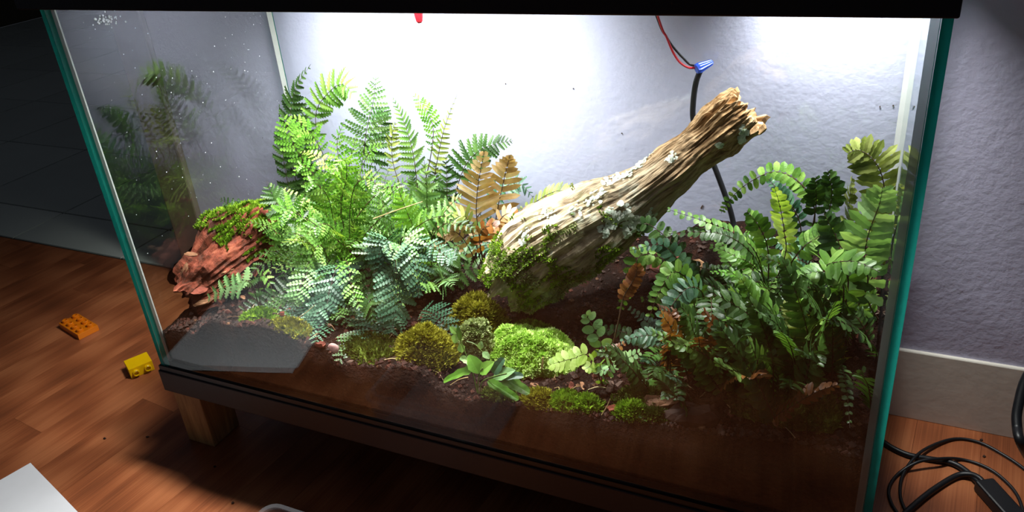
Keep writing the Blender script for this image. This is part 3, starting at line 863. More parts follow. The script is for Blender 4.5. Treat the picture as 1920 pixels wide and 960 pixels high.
def bipinna(mb, base, ax, side, nrm, L, hw, m, fold, curl, prof=None):
    # a pinna with its own row of little lobed pinnules on both sides
    vs = []; fs = []
    for j in range(m):
        s = (j+.35)/m; e = hw*(1-.75*s**1.4)*(1 if j else .8)
        c = base+ax*(L*s)+nrm*(curl*L*s*s)
        for sg in (1, -1):
            d = (side*sg*.85+ax*.6+nrm*fold).normalized(); q = d.cross(nrm).normalized()*(L/m*.44)
            b = len(vs)
            vs += [c, c+d*e*.45+q*.95, c+d*e*.85+q*.75, c+d*e*1.05, c+d*e*.8-q*.8, c+d*e*.35-q*.8]
            fs.append((b, b+1, b+2, b+3, b+4, b+5))
    b = len(vs); t0 = base+ax*(L*.8)+nrm*(curl*L*.64); t1 = base+ax*(L*1.02)+nrm*(curl*L)
    vs += [t0+side*hw*.22, t1, t0-side*hw*.22, base+side*hw*.06, base-side*hw*.06]
    fs += [(b, b+1, b+2), (b+3, b, b+2, b+4)]
    mb.add(vs, fs)

class Plant:
    def __init__(s, name, label, base, group=None, cat='fern', cap=270):
        s.o = thing(name, label, cat, base, group); s.n = 0; s.cap = cap; s.base = Vector(base)
    def frond(s, ctrl, width, mat, kind='bi', n=12, shape='tri', t0=.25, face=None, ratio=.26, stem='stem', split=True, curl=-.15, sweep=(75, 48), droop=.0, fold=.2, m=6, jit=.12, rr=.0008):
        pts = spline(ctrl, 28)
        pts = [Vector(p) for p in clampv(pts)]
        N0 = (face or ((CAM-pts[14]).normalized()*.75+Vector((0, 0, .5))+Vector((rf.gauss(0, .2), rf.gauss(0, .2), 0)))).normalized()
        fr = MB(); fr.tube(pts, [rr*(1-.75*i/27) for i in range(28)], 4)
        fr.mi = [0]*len(fr.f)
        jobs = []
        for i in range(n):
            t = t0+(1-t0)*(i+.15)/n
            k = min(int(t*27), 26); f_ = t*27-k
            p = pts[k].lerp(pts[k+1], f_); T = (pts[k+1]-pts[max(k-1, 0)]).normalized()
            Nn = N0-T*N0.dot(T)
            if Nn.length < .1: Nn = T.orthogonal()
            Nn.normalize(); S = T.cross(Nn)
            tt = (t-t0)/(1-t0)
            if shape == 'tri': w = (1-tt)**.85*(.75+.25*min(1, tt*6))+.04
            elif shape == 'lance': w = math.sin(math.pi*(.13+.85*tt))**.8
            elif shape == 'sword': w = min(1, .6+tt*3)*(1-max(0, tt-.55)/.45*.72)
            else: w = 1-.35*tt
            L = width*w
            if L < .0012: continue
            an = math.radians(sweep[0]+(sweep[1]-sweep[0])*tt)
            for sg in (1, -1):
                a2 = an+rf.gauss(0, jit*.6)
                ax = (S*sg*math.sin(a2)+T*math.cos(a2)+Nn*(rf.gauss(0, jit)-droop)).normalized()
                sd = Nn.cross(ax).normalized()*sg; nn = ax.cross(sd)*1.0
                if nn.dot(Nn) < 0: nn = -nn
                jobs.append((p+T*(sg*.0004), ax, sd, nn, L*rf.uniform(.9, 1.08)))
        sp = sum((pts[i+1]-pts[i]).length for i in range(27))*(1-t0)/n
        own = split and s.n+len(jobs) <= s.cap
        hw_of = lambda L: max(min(L*ratio, sp*(.62 if kind.startswith('serr') or kind == 'lobed' else .46)), .0006)
        def emit(mb, j):
            p, ax, sd, nn, L = j
            if kind == 'bi': bipinna(mb, p, ax, sd, nn, L, max(min(L*ratio, sp*.66), .0014), max(4, min(9, int(L/.0034))), fold, curl)
            else: strip(mb, p, ax, sd, nn, L, hw_of(L) if kind not in ('tan',) else sp*.27, PROF[kind], fold, curl+rf.gauss(0, .05), rf.gauss(0, .2))
        if not own:
            fm = MB()
            for j in jobs: emit(fm, j)
            fr.add(fm.v, fm.f, 1)
        fr.v = clampv(fr.v)
        fo = fr.build('frond', [M[stem], M[mat]], s.o)
        if own:
            s.n += len(jobs)
            for j in jobs:
                q = MB(); emit(q, j); q.v = clampv(q.v); q.build('leaflet', M[mat], fo)
        return fo
    def rnd(s, count, Lr, az=(0, 6.283), elev=(.7, 1.3), droop=(.3, .8), base=None, spread=.012, **kw):
        for i in range(count):
            b = Vector(base) if base is not None else s.base.copy()
            b += Vector((rf.gauss(0, spread), rf.gauss(0, spread), 0)); b.z = min(b.z, soil_h(min(max(b.x, .01), W-.01), min(max(b.y, .01), D-.01))+.002)
            L = rf.uniform(*Lr); q = rf.uniform(*az); e = rf.uniform(*elev); dr = rf.uniform(*droop)
            h = Vector((math.cos(q), math.sin(q), 0)); pts = []
            for k in range(5):
                t = k/4
                p = b+h*(L*t*math.cos(e)*(1+.3*t))+Vector((0, 0, L*(t*math.sin(e)-dr*t*t)))
                x, y = min(max(p.x, .012), W-.012), min(max(p.y, .012), D-.012)
                p.z = max(p.z, soil_h(x, y)+.004); pts.append(p)
            kk = dict(kw)
            for key in ('mat', 'width'):
                if isinstance(kk.get(key), (list, tuple)):
                    kk[key] = rf.choice(kk[key]) if key == 'mat' else rf.uniform(*kk[key])
            kk['width'] = kk['width']
            s.frond(pts, **kk)
def px3(*pts): return [at(*p) for p in pts]
GL = 'ferns of the dense clump on the left'

# --- tall dark fern at the back left
b = Vector((.05, .25, soil_h(.05, .25)))
P = Plant('leatherleaf_fern', 'tall dark green fern at the back left with its tip bent right', b, GL)
P.frond([b]+px3((565, 380, .265), (548, 300, .27), (545, 215, .275), (555, 165, .275), (583, 120, .272)), .040, 'g_dark', 'serr', 17, 'tri', .33, ratio=.27, curl=-.2)
P.frond([b]+px3((600, 380, .25), (598, 290, .25), (592, 215, .245), (612, 178, .24), (640, 158, .23), (662, 178, .22)), .026, 'g_mid', 'serr', 14, 'lance', .4, ratio=.25)
P.frond([b]+px3((580, 330, .235), (550, 270, .23), (530, 215, .23)), .022, 'g_bright', 'bi', 10, 'lance', .35, ratio=.28)
P.frond([b]+px3((610, 320, .235), (590, 260, .225), (548, 218, .21)), .018, 'g_bright', 'bi', 9, 'lance', .45, ratio=.3)
P.frond([b]+px3((555, 400, .25), (535, 320, .25), (528, 265, .25), (518, 240, .25)), .030, 'g_dark', 'serr', 13, 'tri', .3, ratio=.3)
P.frond([b]+px3((575, 390, .26), (568, 300, .262), (570, 240, .262), (580, 205, .262)), .030, 'g_dark', 'serr', 14, 'tri', .3, ratio=.3)
P.rnd(9, (.10, .17), az=(1.8, 4.4), elev=(.8, 1.3), droop=(.15, .5), width=(.024, .034), mat=['g_dark', 'g_mid', 'g_dark'], kind='serr', n=12, shape='tri', t0=.3)

# --- broad pale frond fern
b = Vector((.14, .235, soil_h(.14, .235)))
P = Plant('leatherleaf_fern', 'pale fern with one broad upright triangular frond in front of the bright wall', b, GL)
P.frond([b]+px3((668, 360, .245), (680, 300, .25), (688, 240, .25), (700, 190, .25), (705, 142, .25)), .040, 'g_mint', 'bi', 15, 'tri', .42, ratio=.24, m=8)
P.frond([b]+px3((690, 340, .26), (705, 280, .265), (718, 225, .268), (722, 190, .268)), .026, 'g_dark', 'serr', 10, 'tri', .4)
P.rnd(12, (.10, .17), az=(0, 6.28), elev=(.9, 1.4), droop=(.15, .5), width=(.022, .034), mat=['g_mint', 'g_mid', 'g_bright'], kind='bi', n=11, shape='tri', t0=.3)

# --- three thin lacy fronds
b = Vector((.215, .265, soil_h(.215, .265)))
P = Plant('lacy_fern', 'fern with three thin lacy fronds fanning up before the white wall', b, GL)
P.frond([b]+px3((785, 370, .27), (775, 290, .272), (758, 230, .272), (735, 180, .272)), .026, 'g_mid', 'serr', 16, 'tri', .38, ratio=.2)
P.frond([b]+px3((795, 360, .262), (808, 290, .262), (812, 240, .262), (798, 205, .262), (775, 175, .262)), .013, 'g_bright', 'bi', 13, 'lance', .42, ratio=.32)
P.frond([b]+px3((810, 360, .268), (822, 290, .27), (835, 235, .27), (857, 177, .27)), .016, 'g_olive', 'serr', 15, 'tri', .38, ratio=.25)
P.frond([b]+px3((760, 370, .25), (738, 310, .25), (735, 260, .25), (742, 228, .25)), .013, 'g_olive', 'serr_s', 11, 'lance', .4)
P.rnd(10, (.08, .13), elev=(.9, 1.4), droop=(.15, .5), width=(.018, .026), mat=['g_dark', 'g_mid'], kind='serr', n=11, shape='tri', t0=.3)

# --- dark arching frond right of them
b = Vector((.27, .25, soil_h(.27, .25)))
P = Plant('leatherleaf_fern', 'dark green fern arching right above the tan fronds', b, GL)
P.frond([b]+px3((850, 390, .262), (868, 320, .265), (895, 285, .268), (930, 270, .27), (962, 264, .272)), .030, 'g_dark', 'serr', 14, 'tri', .35, ratio=.25)
P.frond([b]+px3((840, 390, .25), (838, 330, .25), (836, 290, .25)), .020, 'g_dark', 'serr', 9, 'tri', .3)
P.frond([b]+px3((900, 400, .26), (945, 352, .26), (975, 345, .262), (1003, 375, .264)), .024, 'g_blue', 'serr', 12, 'tri', .35, ratio=.2)
P.rnd(4, (.06, .1), az=(-1, 1.2), elev=(.5, 1.1), droop=(.3, .7), width=(.018, .026), mat=['g_dark', 'g_blue'], kind='serr', n=10, shape='tri', t0=.3)

# --- tan dry fern
b = at(905, 450, .185); b.z = soil_h(b.x, b.y)
P = Plant('tan_fern', 'dry tan fern standing between the green clump and the leaning log', b)
tk = dict(kind='tan', ratio=.13, fold=.05, curl=-.08, sweep=(68, 55), jit=.05, m=5)
P.frond([b]+px3((895, 420, .188), (894, 370, .19), (900, 325, .192), (908, 281, .194)), .038, 'g_tan', n=13, shape='tri', t0=.2, face=(CAM-b).normalized(), **tk)
P.frond([b]+px3((930, 410, .2), (942, 350, .205), (950, 315, .205), (956, 291, .205)), .029, 'g_tan', n=9, shape='tri', t0=.3, face=(CAM-b).normalized(), **tk)
P.frond([b]+px3((880, 420, .17), (860, 405, .165), (830, 395, .16)), .018, 'g_olive', n=11, shape='lance', t0=.2, **tk)
P.frond([b]+px3((870, 450, .165), (840, 435, .155), (815, 465, .145)), .015, 'g_tan', n=10, shape='lance', t0=.2, **tk)
P.frond([b]+px3((930, 430, .19), (955, 400, .195), (968, 430, .19)), .013, 'g_tan', n=10, shape='lance', t0=.2, **tk)
P.frond([b]+px3((940, 430, .2), (975, 405, .215), (990, 445, .2)), .012, 'g_rust', n=9, shape='lance', t0=.2, **tk)
b2 = Vector((.395, .255, soil_h(.395, .255)))
P.frond([b]+px3((970, 410, .235), (1010, 375, .24), (1045, 358, .24), (1080, 360, .24)), .014, 'g_olive', n=13, shape='lance', t0=.35, **tk)
P.frond([b]+px3((975, 420, .23), (1020, 385, .232), (1065, 375, .232)), .013, 'g_rust', n=12, shape='lance', t0=.4, **tk)
P.frond([b]+px3((900, 460, .16), (905, 430, .15), (930, 425, .15), (945, 450, .15)), .010, 'g_rust', n=8, shape='lance', t0=.2, **tk)

# --- bright bushy fern in the middle of the clump
b = Vector((.175, .165, soil_h(.175, .165)))
P = Plant('bushy_fern', 'bright yellow-green bushy fern at the heart of the left clump', b, GL)
for c, w_, mt in (([(640, 420, .17), (640, 330, .175), (632, 270, .18), (645, 228, .185)], .024, 'g_bright'), ([(660, 420, .165), (672, 340, .165), (690, 290, .165), (718, 268, .165)], .024, 'g_bright'),
                  ([(620, 430, .16), (600, 350, .155), (570, 310, .15), (548, 330, .14)], .022, 'g_bright'), ([(630, 430, .15), (615, 370, .14), (585, 345, .13), (560, 400, .115)], .026, 'g_mid'),
                  ([(655, 430, .15), (665, 350, .14), (700, 340, .13), (725, 400, .115)], .024, 'g_mid'), ([(640, 420, .18), (625, 320, .19), (590, 290, .195), (560, 285, .2)], .02, 'g_yellow'),
                  ([(650, 400, .18), (655, 310, .19), (670, 250, .2)], .022, 'g_bright'), ([(640, 400, .15), (650, 330, .145), (645, 300, .14), (620, 330, .12)], .022, 'g_bright'),
                  ([(660, 430, .16), (700, 370, .16), (740, 350, .155), (770, 380, .15)], .022, 'g_mid'), ([(640, 450, .14), (610, 420, .12), (575, 440, .10), (560, 490, .09)], .022, 'g_mid')):
    P.frond([b]+px3(*c), w_, mt, 'bi', 13, 'tri', .3, ratio=.27, m=6)
P.rnd(26, (.11, .19), elev=(.8, 1.45), droop=(.15, .6), width=(.02, .028), mat=['g_bright', 'g_bright', 'g_mid', 'g_yellow'], kind='bi', n=12, shape='tri', t0=.28, spread=.02, split=False)

# --- mint broad-lobed fern
b = Vector((.283, .165, soil_h(.283, .165)))
P = Plant('leatherleaf_fern', 'mint green fern with a broad lobed frond right of the bushy fern', b, GL)
P.frond([b]+px3((795, 440, .17), (800, 390, .17), (800, 345, .17), (795, 300, .17)), .030, 'g_mint', 'lobed', 9, 'tri', .3, ratio=.36)
P.frond([b]+px3((810, 440, .15), (840, 390, .145), (868, 365, .14)), .022, 'g_mint', 'serr', 9, 'tri', .3, ratio=.3)
P.frond([b]+px3((780, 440, .15), (760, 390, .145), (745, 350, .14)), .024, 'g_bright', 'serr', 10, 'tri', .3, ratio=.3)
P.frond([b]+px3((810, 450, .15), (835, 420, .14), (870, 422, .13), (895, 435, .125)), .020, 'g_dark', 'serr', 11, 'tri', .2, ratio=.25)
P.frond([b]+px3((770, 450, .15), (790, 420, .13), (830, 405, .125), (850, 420, .12)), .02, 'g_mid', 'serr', 11, 'tri', .25, ratio=.25)
P.rnd(14, (.08, .14), elev=(.6, 1.35), droop=(.2, .7), width=(.018, .026), mat=['g_dark', 'g_mid', 'g_mint'], kind='serr', n=10, shape='tri', t0=.25, spread=.015)

# --- blue-green fern hanging down to the front
b = Vector((.278, .115, soil_h(.278, .115)))
P = Plant('blue_green_fern', 'blue-green fern whose fronds hang down to the front glass', b, GL)
for c, w_, mt in (([(745, 470, .105), (742, 500, .085), (745, 560, .065), (732, 632, .045)], .030, 'g_blue'), ([(750, 470, .11), (765, 455, .095), (780, 500, .08), (785, 560, .065)], .024, 'g_blue'),
                  ([(720, 480, .1), (700, 470, .085), (690, 530, .07), (695, 590, .055)], .024, 'g_dark'), ([(760, 480, .105), (800, 460, .1), (835, 480, .09), (850, 490, .085)], .014, 'g_blue'),
                  ([(735, 470, .1), (725, 450, .09), (712, 470, .08), (705, 520, .07)], .022, 'g_blue'), ([(750, 460, .105), (770, 445, .1), (760, 470, .085), (715, 465, .075)], .018, 'g_mint')):
    P.frond([b]+px3(*c), w_, mt, 'bi', 14, 'lance', .22, ratio=.27, m=6, droop=.1)
P.rnd(7, (.07, .12), az=(3.4, 6.0), elev=(.5, 1.0), droop=(.6, 1.1), width=(.018, .026), mat=['g_blue', 'g_dark'], kind='bi', n=12, shape='lance', t0=.2, spread=.012)

# --- front left arching fern
b = Vector((.187, .115, soil_h(.187, .115)))
P = Plant('drooping_fern', 'green fern drooping over the litter between rotten log and blue-green fern', b, GL)
for c, w_, mt in (([(620, 500, .11), (600, 460, .1), (575, 500, .08), (560, 550, .065)], .022, 'g_mid'), ([(625, 510, .105), (630, 500, .09), (615, 560, .06), (605, 640, .035)], .026, 'g_blue'),
                  ([(615, 500, .1), (585, 500, .085), (560, 545, .055), (548, 575, .045)], .018, 'g_mint'), ([(640, 500, .1), (650, 490, .085), (660, 540, .06), (675, 580, .045)], .016, 'g_bright'),
                  ([(610, 490, .11), (560, 440, .11), (530, 450, .1), (515, 500, .09)], .02, 'g_mid'), ([(600, 480, .12), (545, 400, .13), (520, 380, .13), (500, 345, .13)], .022, 'g_dark'),
                  ([(600, 480, .12), (560, 400, .12), (530, 400, .11), (518, 430, .1)], .02, 'g_bright'), ([(630, 520, .09), (600, 580, .05), (570, 620, .03)], .018, 'g_blue'),
                  ([(640, 520, .09), (690, 560, .06), (700, 610, .045)], .018, 'g_dark')):
    P.frond([b]+px3(*c), w_, mt, 'bi' if mt != 'g_dark' else 'serr', 13, 'lance', .25, ratio=.27, m=6)
P.rnd(12, (.07, .12), az=(2.6, 5.6), elev=(.5, 1.1), droop=(.5, 1.0), width=(.018, .024), mat=['g_mid', 'g_dark', 'g_blue'], kind='bi', n=12, shape='lance', t0=.22, spread=.016)

# --- filler fern plant behind, closing the clump
b = Vector((.115, .21, soil_h(.115, .21)))
P = Plant('bushy_fern', 'mid green fern behind the bushy one, half hidden in the clump', b, GL)
P.rnd(24, (.10, .17), elev=(.7, 1.4), droop=(.15, .6), width=(.02, .03), mat=['g_mid', 'g_dark', 'g_bright'], kind='bi', n=11, shape='tri', t0=.28, spread=.025)
b = Vector((.2, .205, soil_h(.2, .205)))
P = Plant('bushy_fern', 'dark green fern under the broad pale frond, half hidden in the clump', b, GL)
P.rnd(20, (.09, .15), elev=(.7, 1.4), droop=(.15, .6), width=(.02, .028), mat=['g_dark', 'g_mid', 'g_mid'], kind='serr', n=11, shape='tri', t0=.28, spread=.025)
b = Vector((.095, .175, soil_h(.095, .175)))
P = Plant('bushy_fern', 'green fern right behind the moss cap of the rotten log', b, GL)
P.rnd(16, (.08, .13), az=(1.2, 5.2), elev=(.7, 1.35), droop=(.2, .7), width=(.018, .026), mat=['g_mid', 'g_dark', 'g_bright'], kind='bi', n=11, shape='tri', t0=.28, spread=.012)

# --- small single fronds
b = at(478, 545, .045); b.z = soil_h(b.x, b.y)
P = Plant('small_fern', 'small fern frond lying in front of the rotten log', b)
P.frond([b]+px3((470, 530, .045), (445, 532, .042), (415, 542, .038), (383, 562, .034)), .018, 'g_mint', 'lobed', 9, 'lance', .12, ratio=.36)
P.frond([b]+px3((485, 525, .05), (500, 520, .05), (515, 555, .04)), .009, 'g_mid', 'serr_s', 7, 'lance', .2, ratio=.3)

# ------------------------------------------------------------------ right-hand ferns
GR = 'ferns of the clump on the right'
sw = dict(fold=.12, jit=.14, sweep=(82, 62))
b = Vector((.738, .20, soil_h(.738, .20)))
P = Plant('sword_fern', 'tall sword fern at the right pane with a curled brown-tipped frond', b, GR)
P.frond([b]+px3((1660, 470, .2), (1662, 400, .205), (1655, 335, .21), (1638, 300, .212), (1612, 282, .212), (1588, 287, .21)), .023, 'g_olive', 'wavy', 21, 'sword', .12, ratio=.22, face=(CAM-b).normalized(), **sw)
P.frond([b]+px3((1680, 460, .215), (1690, 390, .22), (1690, 340, .22)), .020, 'g_olive', 'wavy', 14, 'sword', .2, ratio=.22, **sw)
P.frond([b]+px3((1600, 450, .22), (1592, 390, .225), (1598, 330, .225)), .020, 'g_olive', 'wavy', 14, 'sword', .25, ratio=.24, face=Vector((-.8, -.3, .4)), **sw)
b = Vector((.722, .145, soil_h(.722, .145)))
P = Plant('sword_fern', 'sword fern with broad grey-green leaflets below the curled one', b, GR)
P.frond([b]+px3((1625, 540, .145), (1620, 490, .148), (1628, 440, .15), (1648, 385, .155), (1655, 350, .158)), .026, 'g_mint', 'wavy', 15, 'sword', .1, ratio=.24, face=(CAM-b).normalized(), **sw)
P.frond([b]+px3((1590, 520, .13), (1550, 498, .115), (1600, 490, .10), (1650, 510, .09)), .018, 'g_mid', 'oblong', 14, 'sword', .1, ratio=.28, **sw)
P.frond([b]+px3((1580, 530, .13), (1530, 510, .12), (1480, 530, .11)), .016, 'g_mid', 'oblong', 13, 'sword', .1, ratio=.28, **sw)
P.frond([b]+px3((1600, 520, .15), (1570, 450, .16), (1545, 400, .165)), .020, 'g_dark', 'oblong', 13, 'sword', .15, ratio=.26, **sw)
P.rnd(22, (.08, .14), az=(1.8, 4.6), elev=(.8, 1.35), droop=(.25, .7), width=(.009, .014), mat=['g_dark', 'g_mid', 'g_dark', 'g_olive'], kind='oblong', n=13, shape='sword', t0=.15, ratio=.26, spread=.02, split=False)

b = Vector((.682, .22, soil_h(.682, .22)))
P = Plant('button_leaf_fern', 'fern with a frond arching left over the bare wall between cable and sword fern', b, GR)
P.frond([b]+px3((1527, 420, .235), (1520, 370, .235), (1490, 335, .235), (1450, 322, .235), (1400, 345, .235), (1368, 375, .235), (1352, 400, .235)), .011, 'g_mid', 'oblong', 21, 'sword', .2, ratio=.3, **sw)
P.frond([b]+px3((1528, 400, .23), (1530, 360, .23), (1530, 330, .23)), .012, 'g_dark', 'oblong', 9, 'sword', .25, ratio=.3, **sw)
P.frond([b]+px3((1550, 410, .23), (1560, 360, .232), (1552, 318, .232)), .013, 'g_dark', 'oblong', 9, 'lance', .35, ratio=.33, **sw)
P.frond([b]+px3((1500, 420, .225), (1470, 370, .22), (1440, 335, .22)), .010, 'g_blue', 'oblong', 14, 'sword', .2, ratio=.3, **sw)
P.rnd(10, (.06, .1), az=(2.2, 5), elev=(.6, 1.2), droop=(.3, .8), width=(.008, .011), mat=['g_mid', 'g_dark', 'g_blue'], kind='oblong', n=14, shape='sword', t0=.15, ratio=.3, spread=.015)

b = Vector((.655, .175, soil_h(.655, .175)))
P = Plant('button_leaf_fern', 'fern with a yellow-green upright frond in the middle of the right clump', b, GR)
P.frond([b]+px3((1472, 480, .175), (1470, 430, .178), (1462, 385, .18), (1452, 350, .18)), .014, 'g_yellow', 'button', 13, 'lance', .18, ratio=.42, stem='stem', **sw)
P.frond([b]+px3((1420, 480, .16), (1380, 440, .155), (1320, 415, .15), (1245, 390, .145)), .011, 'g_mid', 'button', 20, 'sword', .15, ratio=.4, face=Vector((0, -.25, 1)), **sw)
P.frond([b]+px3((1420, 490, .15), (1370, 445, .145), (1310, 435, .14), (1225, 440, .135)), .011, 'g_dark', 'oblong', 20, 'sword', .15, ratio=.34, face=Vector((0, -.25, 1)), **sw)
P.frond([b]+px3((1440, 470, .17), (1420, 420, .17), (1400, 395, .17)), .012, 'g_mid', 'oblong', 11, 'sword', .15, ratio=.34, **sw)
P.frond([b]+px3((1500, 470, .17), (1540, 440, .17), (1560, 400, .17)), .014, 'g_mid', 'oblong', 11, 'sword', .15, ratio=.34, **sw)
P.rnd(24, (.06, .11), az=(2.0, 5.4), elev=(.6, 1.3), droop=(.3, .7), width=(.007, .011), mat=['g_mid', 'g_dark', 'g_mid', 'g_bright'], kind='oblong', n=13, shape='sword', t0=.15, ratio=.34, spread=.02)

b = Vector((.597, .125, soil_h(.597, .125)))
P = Plant('button_leaf_fern', 'blue-green fern at the foot of the leaning log, left edge of the right clump', b, GR)
for c, w_, mt in (([(1310, 560, .12), (1280, 500, .12), (1240, 460, .118), (1180, 470, .11)], .011, 'g_blue'), ([(1310, 560, .115), (1270, 510, .105), (1240, 540, .09), (1215, 600, .075)], .012, 'g_mid'),
                  ([(1320, 560, .11), (1290, 540, .09), (1250, 590, .07), (1235, 650, .055)], .012, 'g_blue'), ([(1310, 555, .12), (1250, 490, .12), (1200, 480, .115), (1180, 540, .1), (1160, 585, .09)], .012, 'g_mid'),
                  ([(1300, 560, .12), (1270, 470, .13), (1215, 420, .135), (1200, 440, .13)], .012, 'g_dark'), ([(1330, 560, .11), (1330, 600, .07), (1290, 640, .05)], .014, 'g_dark')):
    P.frond([b]+px3(*c), w_, mt, 'oblong', 16, 'sword', .18, ratio=.3, **sw)
P.rnd(14, (.06, .1), az=(2.4, 5.6), elev=(.3, 1.0), droop=(.4, 1.0), width=(.008, .012), mat=['g_dark', 'g_mid', 'g_blue'], kind='oblong', n=13, shape='sword', t0=.15, ratio=.32, spread=.02, split=False)

b = Vector((.66, .12, soil_h(.66, .12)))
P = Plant('rusty_fern', 'rust-brown withered fern in the shaded middle of the right clump', b, GR)
P.rnd(26, (.06, .10), az=(1.4, 5.6), elev=(.6, 1.4), droop=(.3, .8), width=(.006, .010), mat=['g_rust', 'g_rust', 'g_olive', 'g_dark'], kind='oblong', n=12, shape='sword', t0=.12, ratio=.38, spread=.03)
cv = dict(kind='oblong', n=13, shape='sword', t0=.1, ratio=.34, curl=-.2)
b = Vector((.70, .085, soil_h(.70, .085)))
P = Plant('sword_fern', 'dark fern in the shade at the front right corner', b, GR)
P.rnd(30, (.10, .15), az=(3.0, 5.2), elev=(1.1, 1.45), droop=(.15, .45), width=(.013, .018), mat=['g_dark', 'g_dark', 'g_dark', 'g_mid'], spread=.03, face=Vector((0, -.35, 1)), **cv)  # mostly dark leaf colours, put in for the shade of this corner
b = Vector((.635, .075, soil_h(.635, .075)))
P = Plant('button_leaf_fern', 'low shade-darkened fern along the front of the right clump', b, GR)
P.rnd(30, (.09, .13), az=(3.3, 5.8), elev=(1.1, 1.45), droop=(.15, .45), width=(.011, .016), mat=['g_dark', 'g_dark', 'g_rust', 'g_mid'], spread=.03, face=Vector((0, -.35, 1)), **cv)  # leaf mix kept dark here too, shade painted into the colour
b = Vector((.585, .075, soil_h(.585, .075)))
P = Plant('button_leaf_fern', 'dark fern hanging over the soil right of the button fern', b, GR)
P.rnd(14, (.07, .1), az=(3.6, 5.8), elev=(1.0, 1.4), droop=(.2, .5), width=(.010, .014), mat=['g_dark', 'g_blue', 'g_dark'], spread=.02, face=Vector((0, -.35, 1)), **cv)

# --- button fern at the front centre
b = at(1128, 672, .052); b.z = soil_h(b.x, b.y)
P = Plant('button_fern', 'small button fern with rounded pale leaflets right of the lime green cushion', b)
bt = dict(kind='button', fold=.05, jit=.06, sweep=(72, 60), ratio=.36, rr=.0005, curl=-.05)
P.frond([b]+px3((1128, 650, .055), (1118, 625, .057), (1104, 598, .06), (1098, 588, .06)), .0115, 'g_mint', n=6, shape='sword', t0=.1, face=(CAM-b).normalized(), **bt)
P.frond([b]+px3((1105, 668, .048), (1075, 672, .044), (1045, 680, .04), (1028, 685, .038)), .012, 'g_yellow', n=10, shape='sword', t0=.12, face=Vector((.1, -.5, 1)), **bt)
P.frond([b]+px3((1145, 685, .045), (1175, 672, .046), (1205, 658, .048)), .009, 'g_mint', n=9, shape='sword', t0=.1, face=Vector((.1, -.5, 1)), **bt)
P.frond([b]+px3((1125, 685, .043), (1128, 692, .038), (1140, 697, .034)), .008, 'g_mint', n=6, shape='sword', t0=.05, face=Vector((0, -.5, 1)), **bt)
P.frond([b]+px3((1115, 680, .043), (1105, 688, .038), (1095, 694, .034)), .008, 'g_yellow', n=6, shape='sword', t0=.05, face=Vector((0, -.5, 1)), **bt)
P.frond([b]+px3((1140, 665, .055), (1155, 655, .057), (1175, 640, .06)), .007, 'g_rust', n=7, shape='sword', t0=.1, face=Vector((0, -.5, 1)), **bt)
P.frond([b]+px3((1160, 600, .07), (1168, 560, .08), (1190, 520, .09), (1196, 495, .095)), .009, 'g_rust', n=12, shape='sword', t0=.5, face=(CAM-b).normalized(), kind='oblong', ratio=.36, fold=.1)

# --- seedling with bright leaves
b = at(897, 735, .012); b.z = soil_h(b.x, b.y)
P = Plant('leafy_seedling', 'bright green seedling with lobed leaves against the front glass', b, cat='plant')
def leaf_obj(par, a, tip, hw, prof, mat, face=None, fold=.2, curl=-.15):
    a, tip = at(*a), at(*tip); ax = (tip-a); L = ax.length; ax.normalize()
    N_ = (face or (CAM-a).normalized()*.7+Vector((0, 0, .6))).normalized(); sd = ax.cross(N_).normalized(); nn = sd.cross(ax).normalized()
    q = MB(); strip(q, a, ax, sd, nn, L, hw, prof, fold, curl); q.v = clampv(q.v)
    return q.build('leaflet', M[mat], par)
def stalk(par, pts, r=.0006, mat='stemg'):
    q = MB(); q.tube(spline(px3(*pts), 14), r, 5); return q.build('stalk', M[mat], par)
L5 = prof_serr(3, .72, .06); LS = [(0, .15, 0), (.15, .6, 0), (.4, 1, 0), (.7, .75, 0), (.9, .35, 0), (1, .02, 0)]
s1 = stalk(P.o, [(897, 738, .011), (896, 720, .012), (900, 698, .014), (905, 690, .014)])
leaf_obj(s1, (898, 700, .0135), (880, 665, .018), .0075, LS, 'g_bright'); leaf_obj(s1, (900, 700, .013), (922, 678, .014), .0065, LS, 'g_bright')
leaf_obj(s1, (890, 690, .014), (823, 712, .010), .0055, L5, 'g_bright'); leaf_obj(s1, (885, 680, .016), (862, 668, .018), .005, L5, 'g_mid')
s2 = stalk(P.o, [(899, 738, .011), (905, 715, .013), (930, 705, .013), (950, 700, .014)])
leaf_obj(s2, (915, 714, .0125), (972, 746, .009), .0062, L5, 'g_bright'); leaf_obj(s2, (925, 708, .0125), (962, 692, .015), .0065, LS, 'g_mint')
leaf_obj(s2, (940, 708, .013), (993, 734, .011), .008, L5, 'g_mid'); leaf_obj(s2, (925, 700, .015), (942, 672, .020), .0065, L5, 'g_blue'); leaf_obj(s2, (935, 705, .014), (978, 702, .014), .006, L5, 'g_blue')
s3 = stalk(P.o, [(895, 736, .012), (885, 695, .017), (868, 650, .022), (855, 620, .026)])
leaf_obj(s3, (856, 626, .026), (844, 612, .026), .0035, LS, 'g_mid'); leaf_obj(s3, (856, 626, .026), (850, 645, .024), .0042, LS, 'g_mint'); leaf_obj(s3, (862, 645, .023), (868, 662, .022), .004, LS, 'g_mint')
leaf_obj(s3, (864, 640, .023), (858, 610, .026), .0025, LS, 'g_mid')
s4 = stalk(P.o, [(905, 660, .022), (890, 645, .024), (875, 640, .025)], .0004)
leaf_obj(s4, (905, 660, .022), (918, 672, .02), .0035, LS, 'g_mint'); leaf_obj(s4, (900, 655, .022), (902, 640, .024), .0032, LS, 'g_mint')

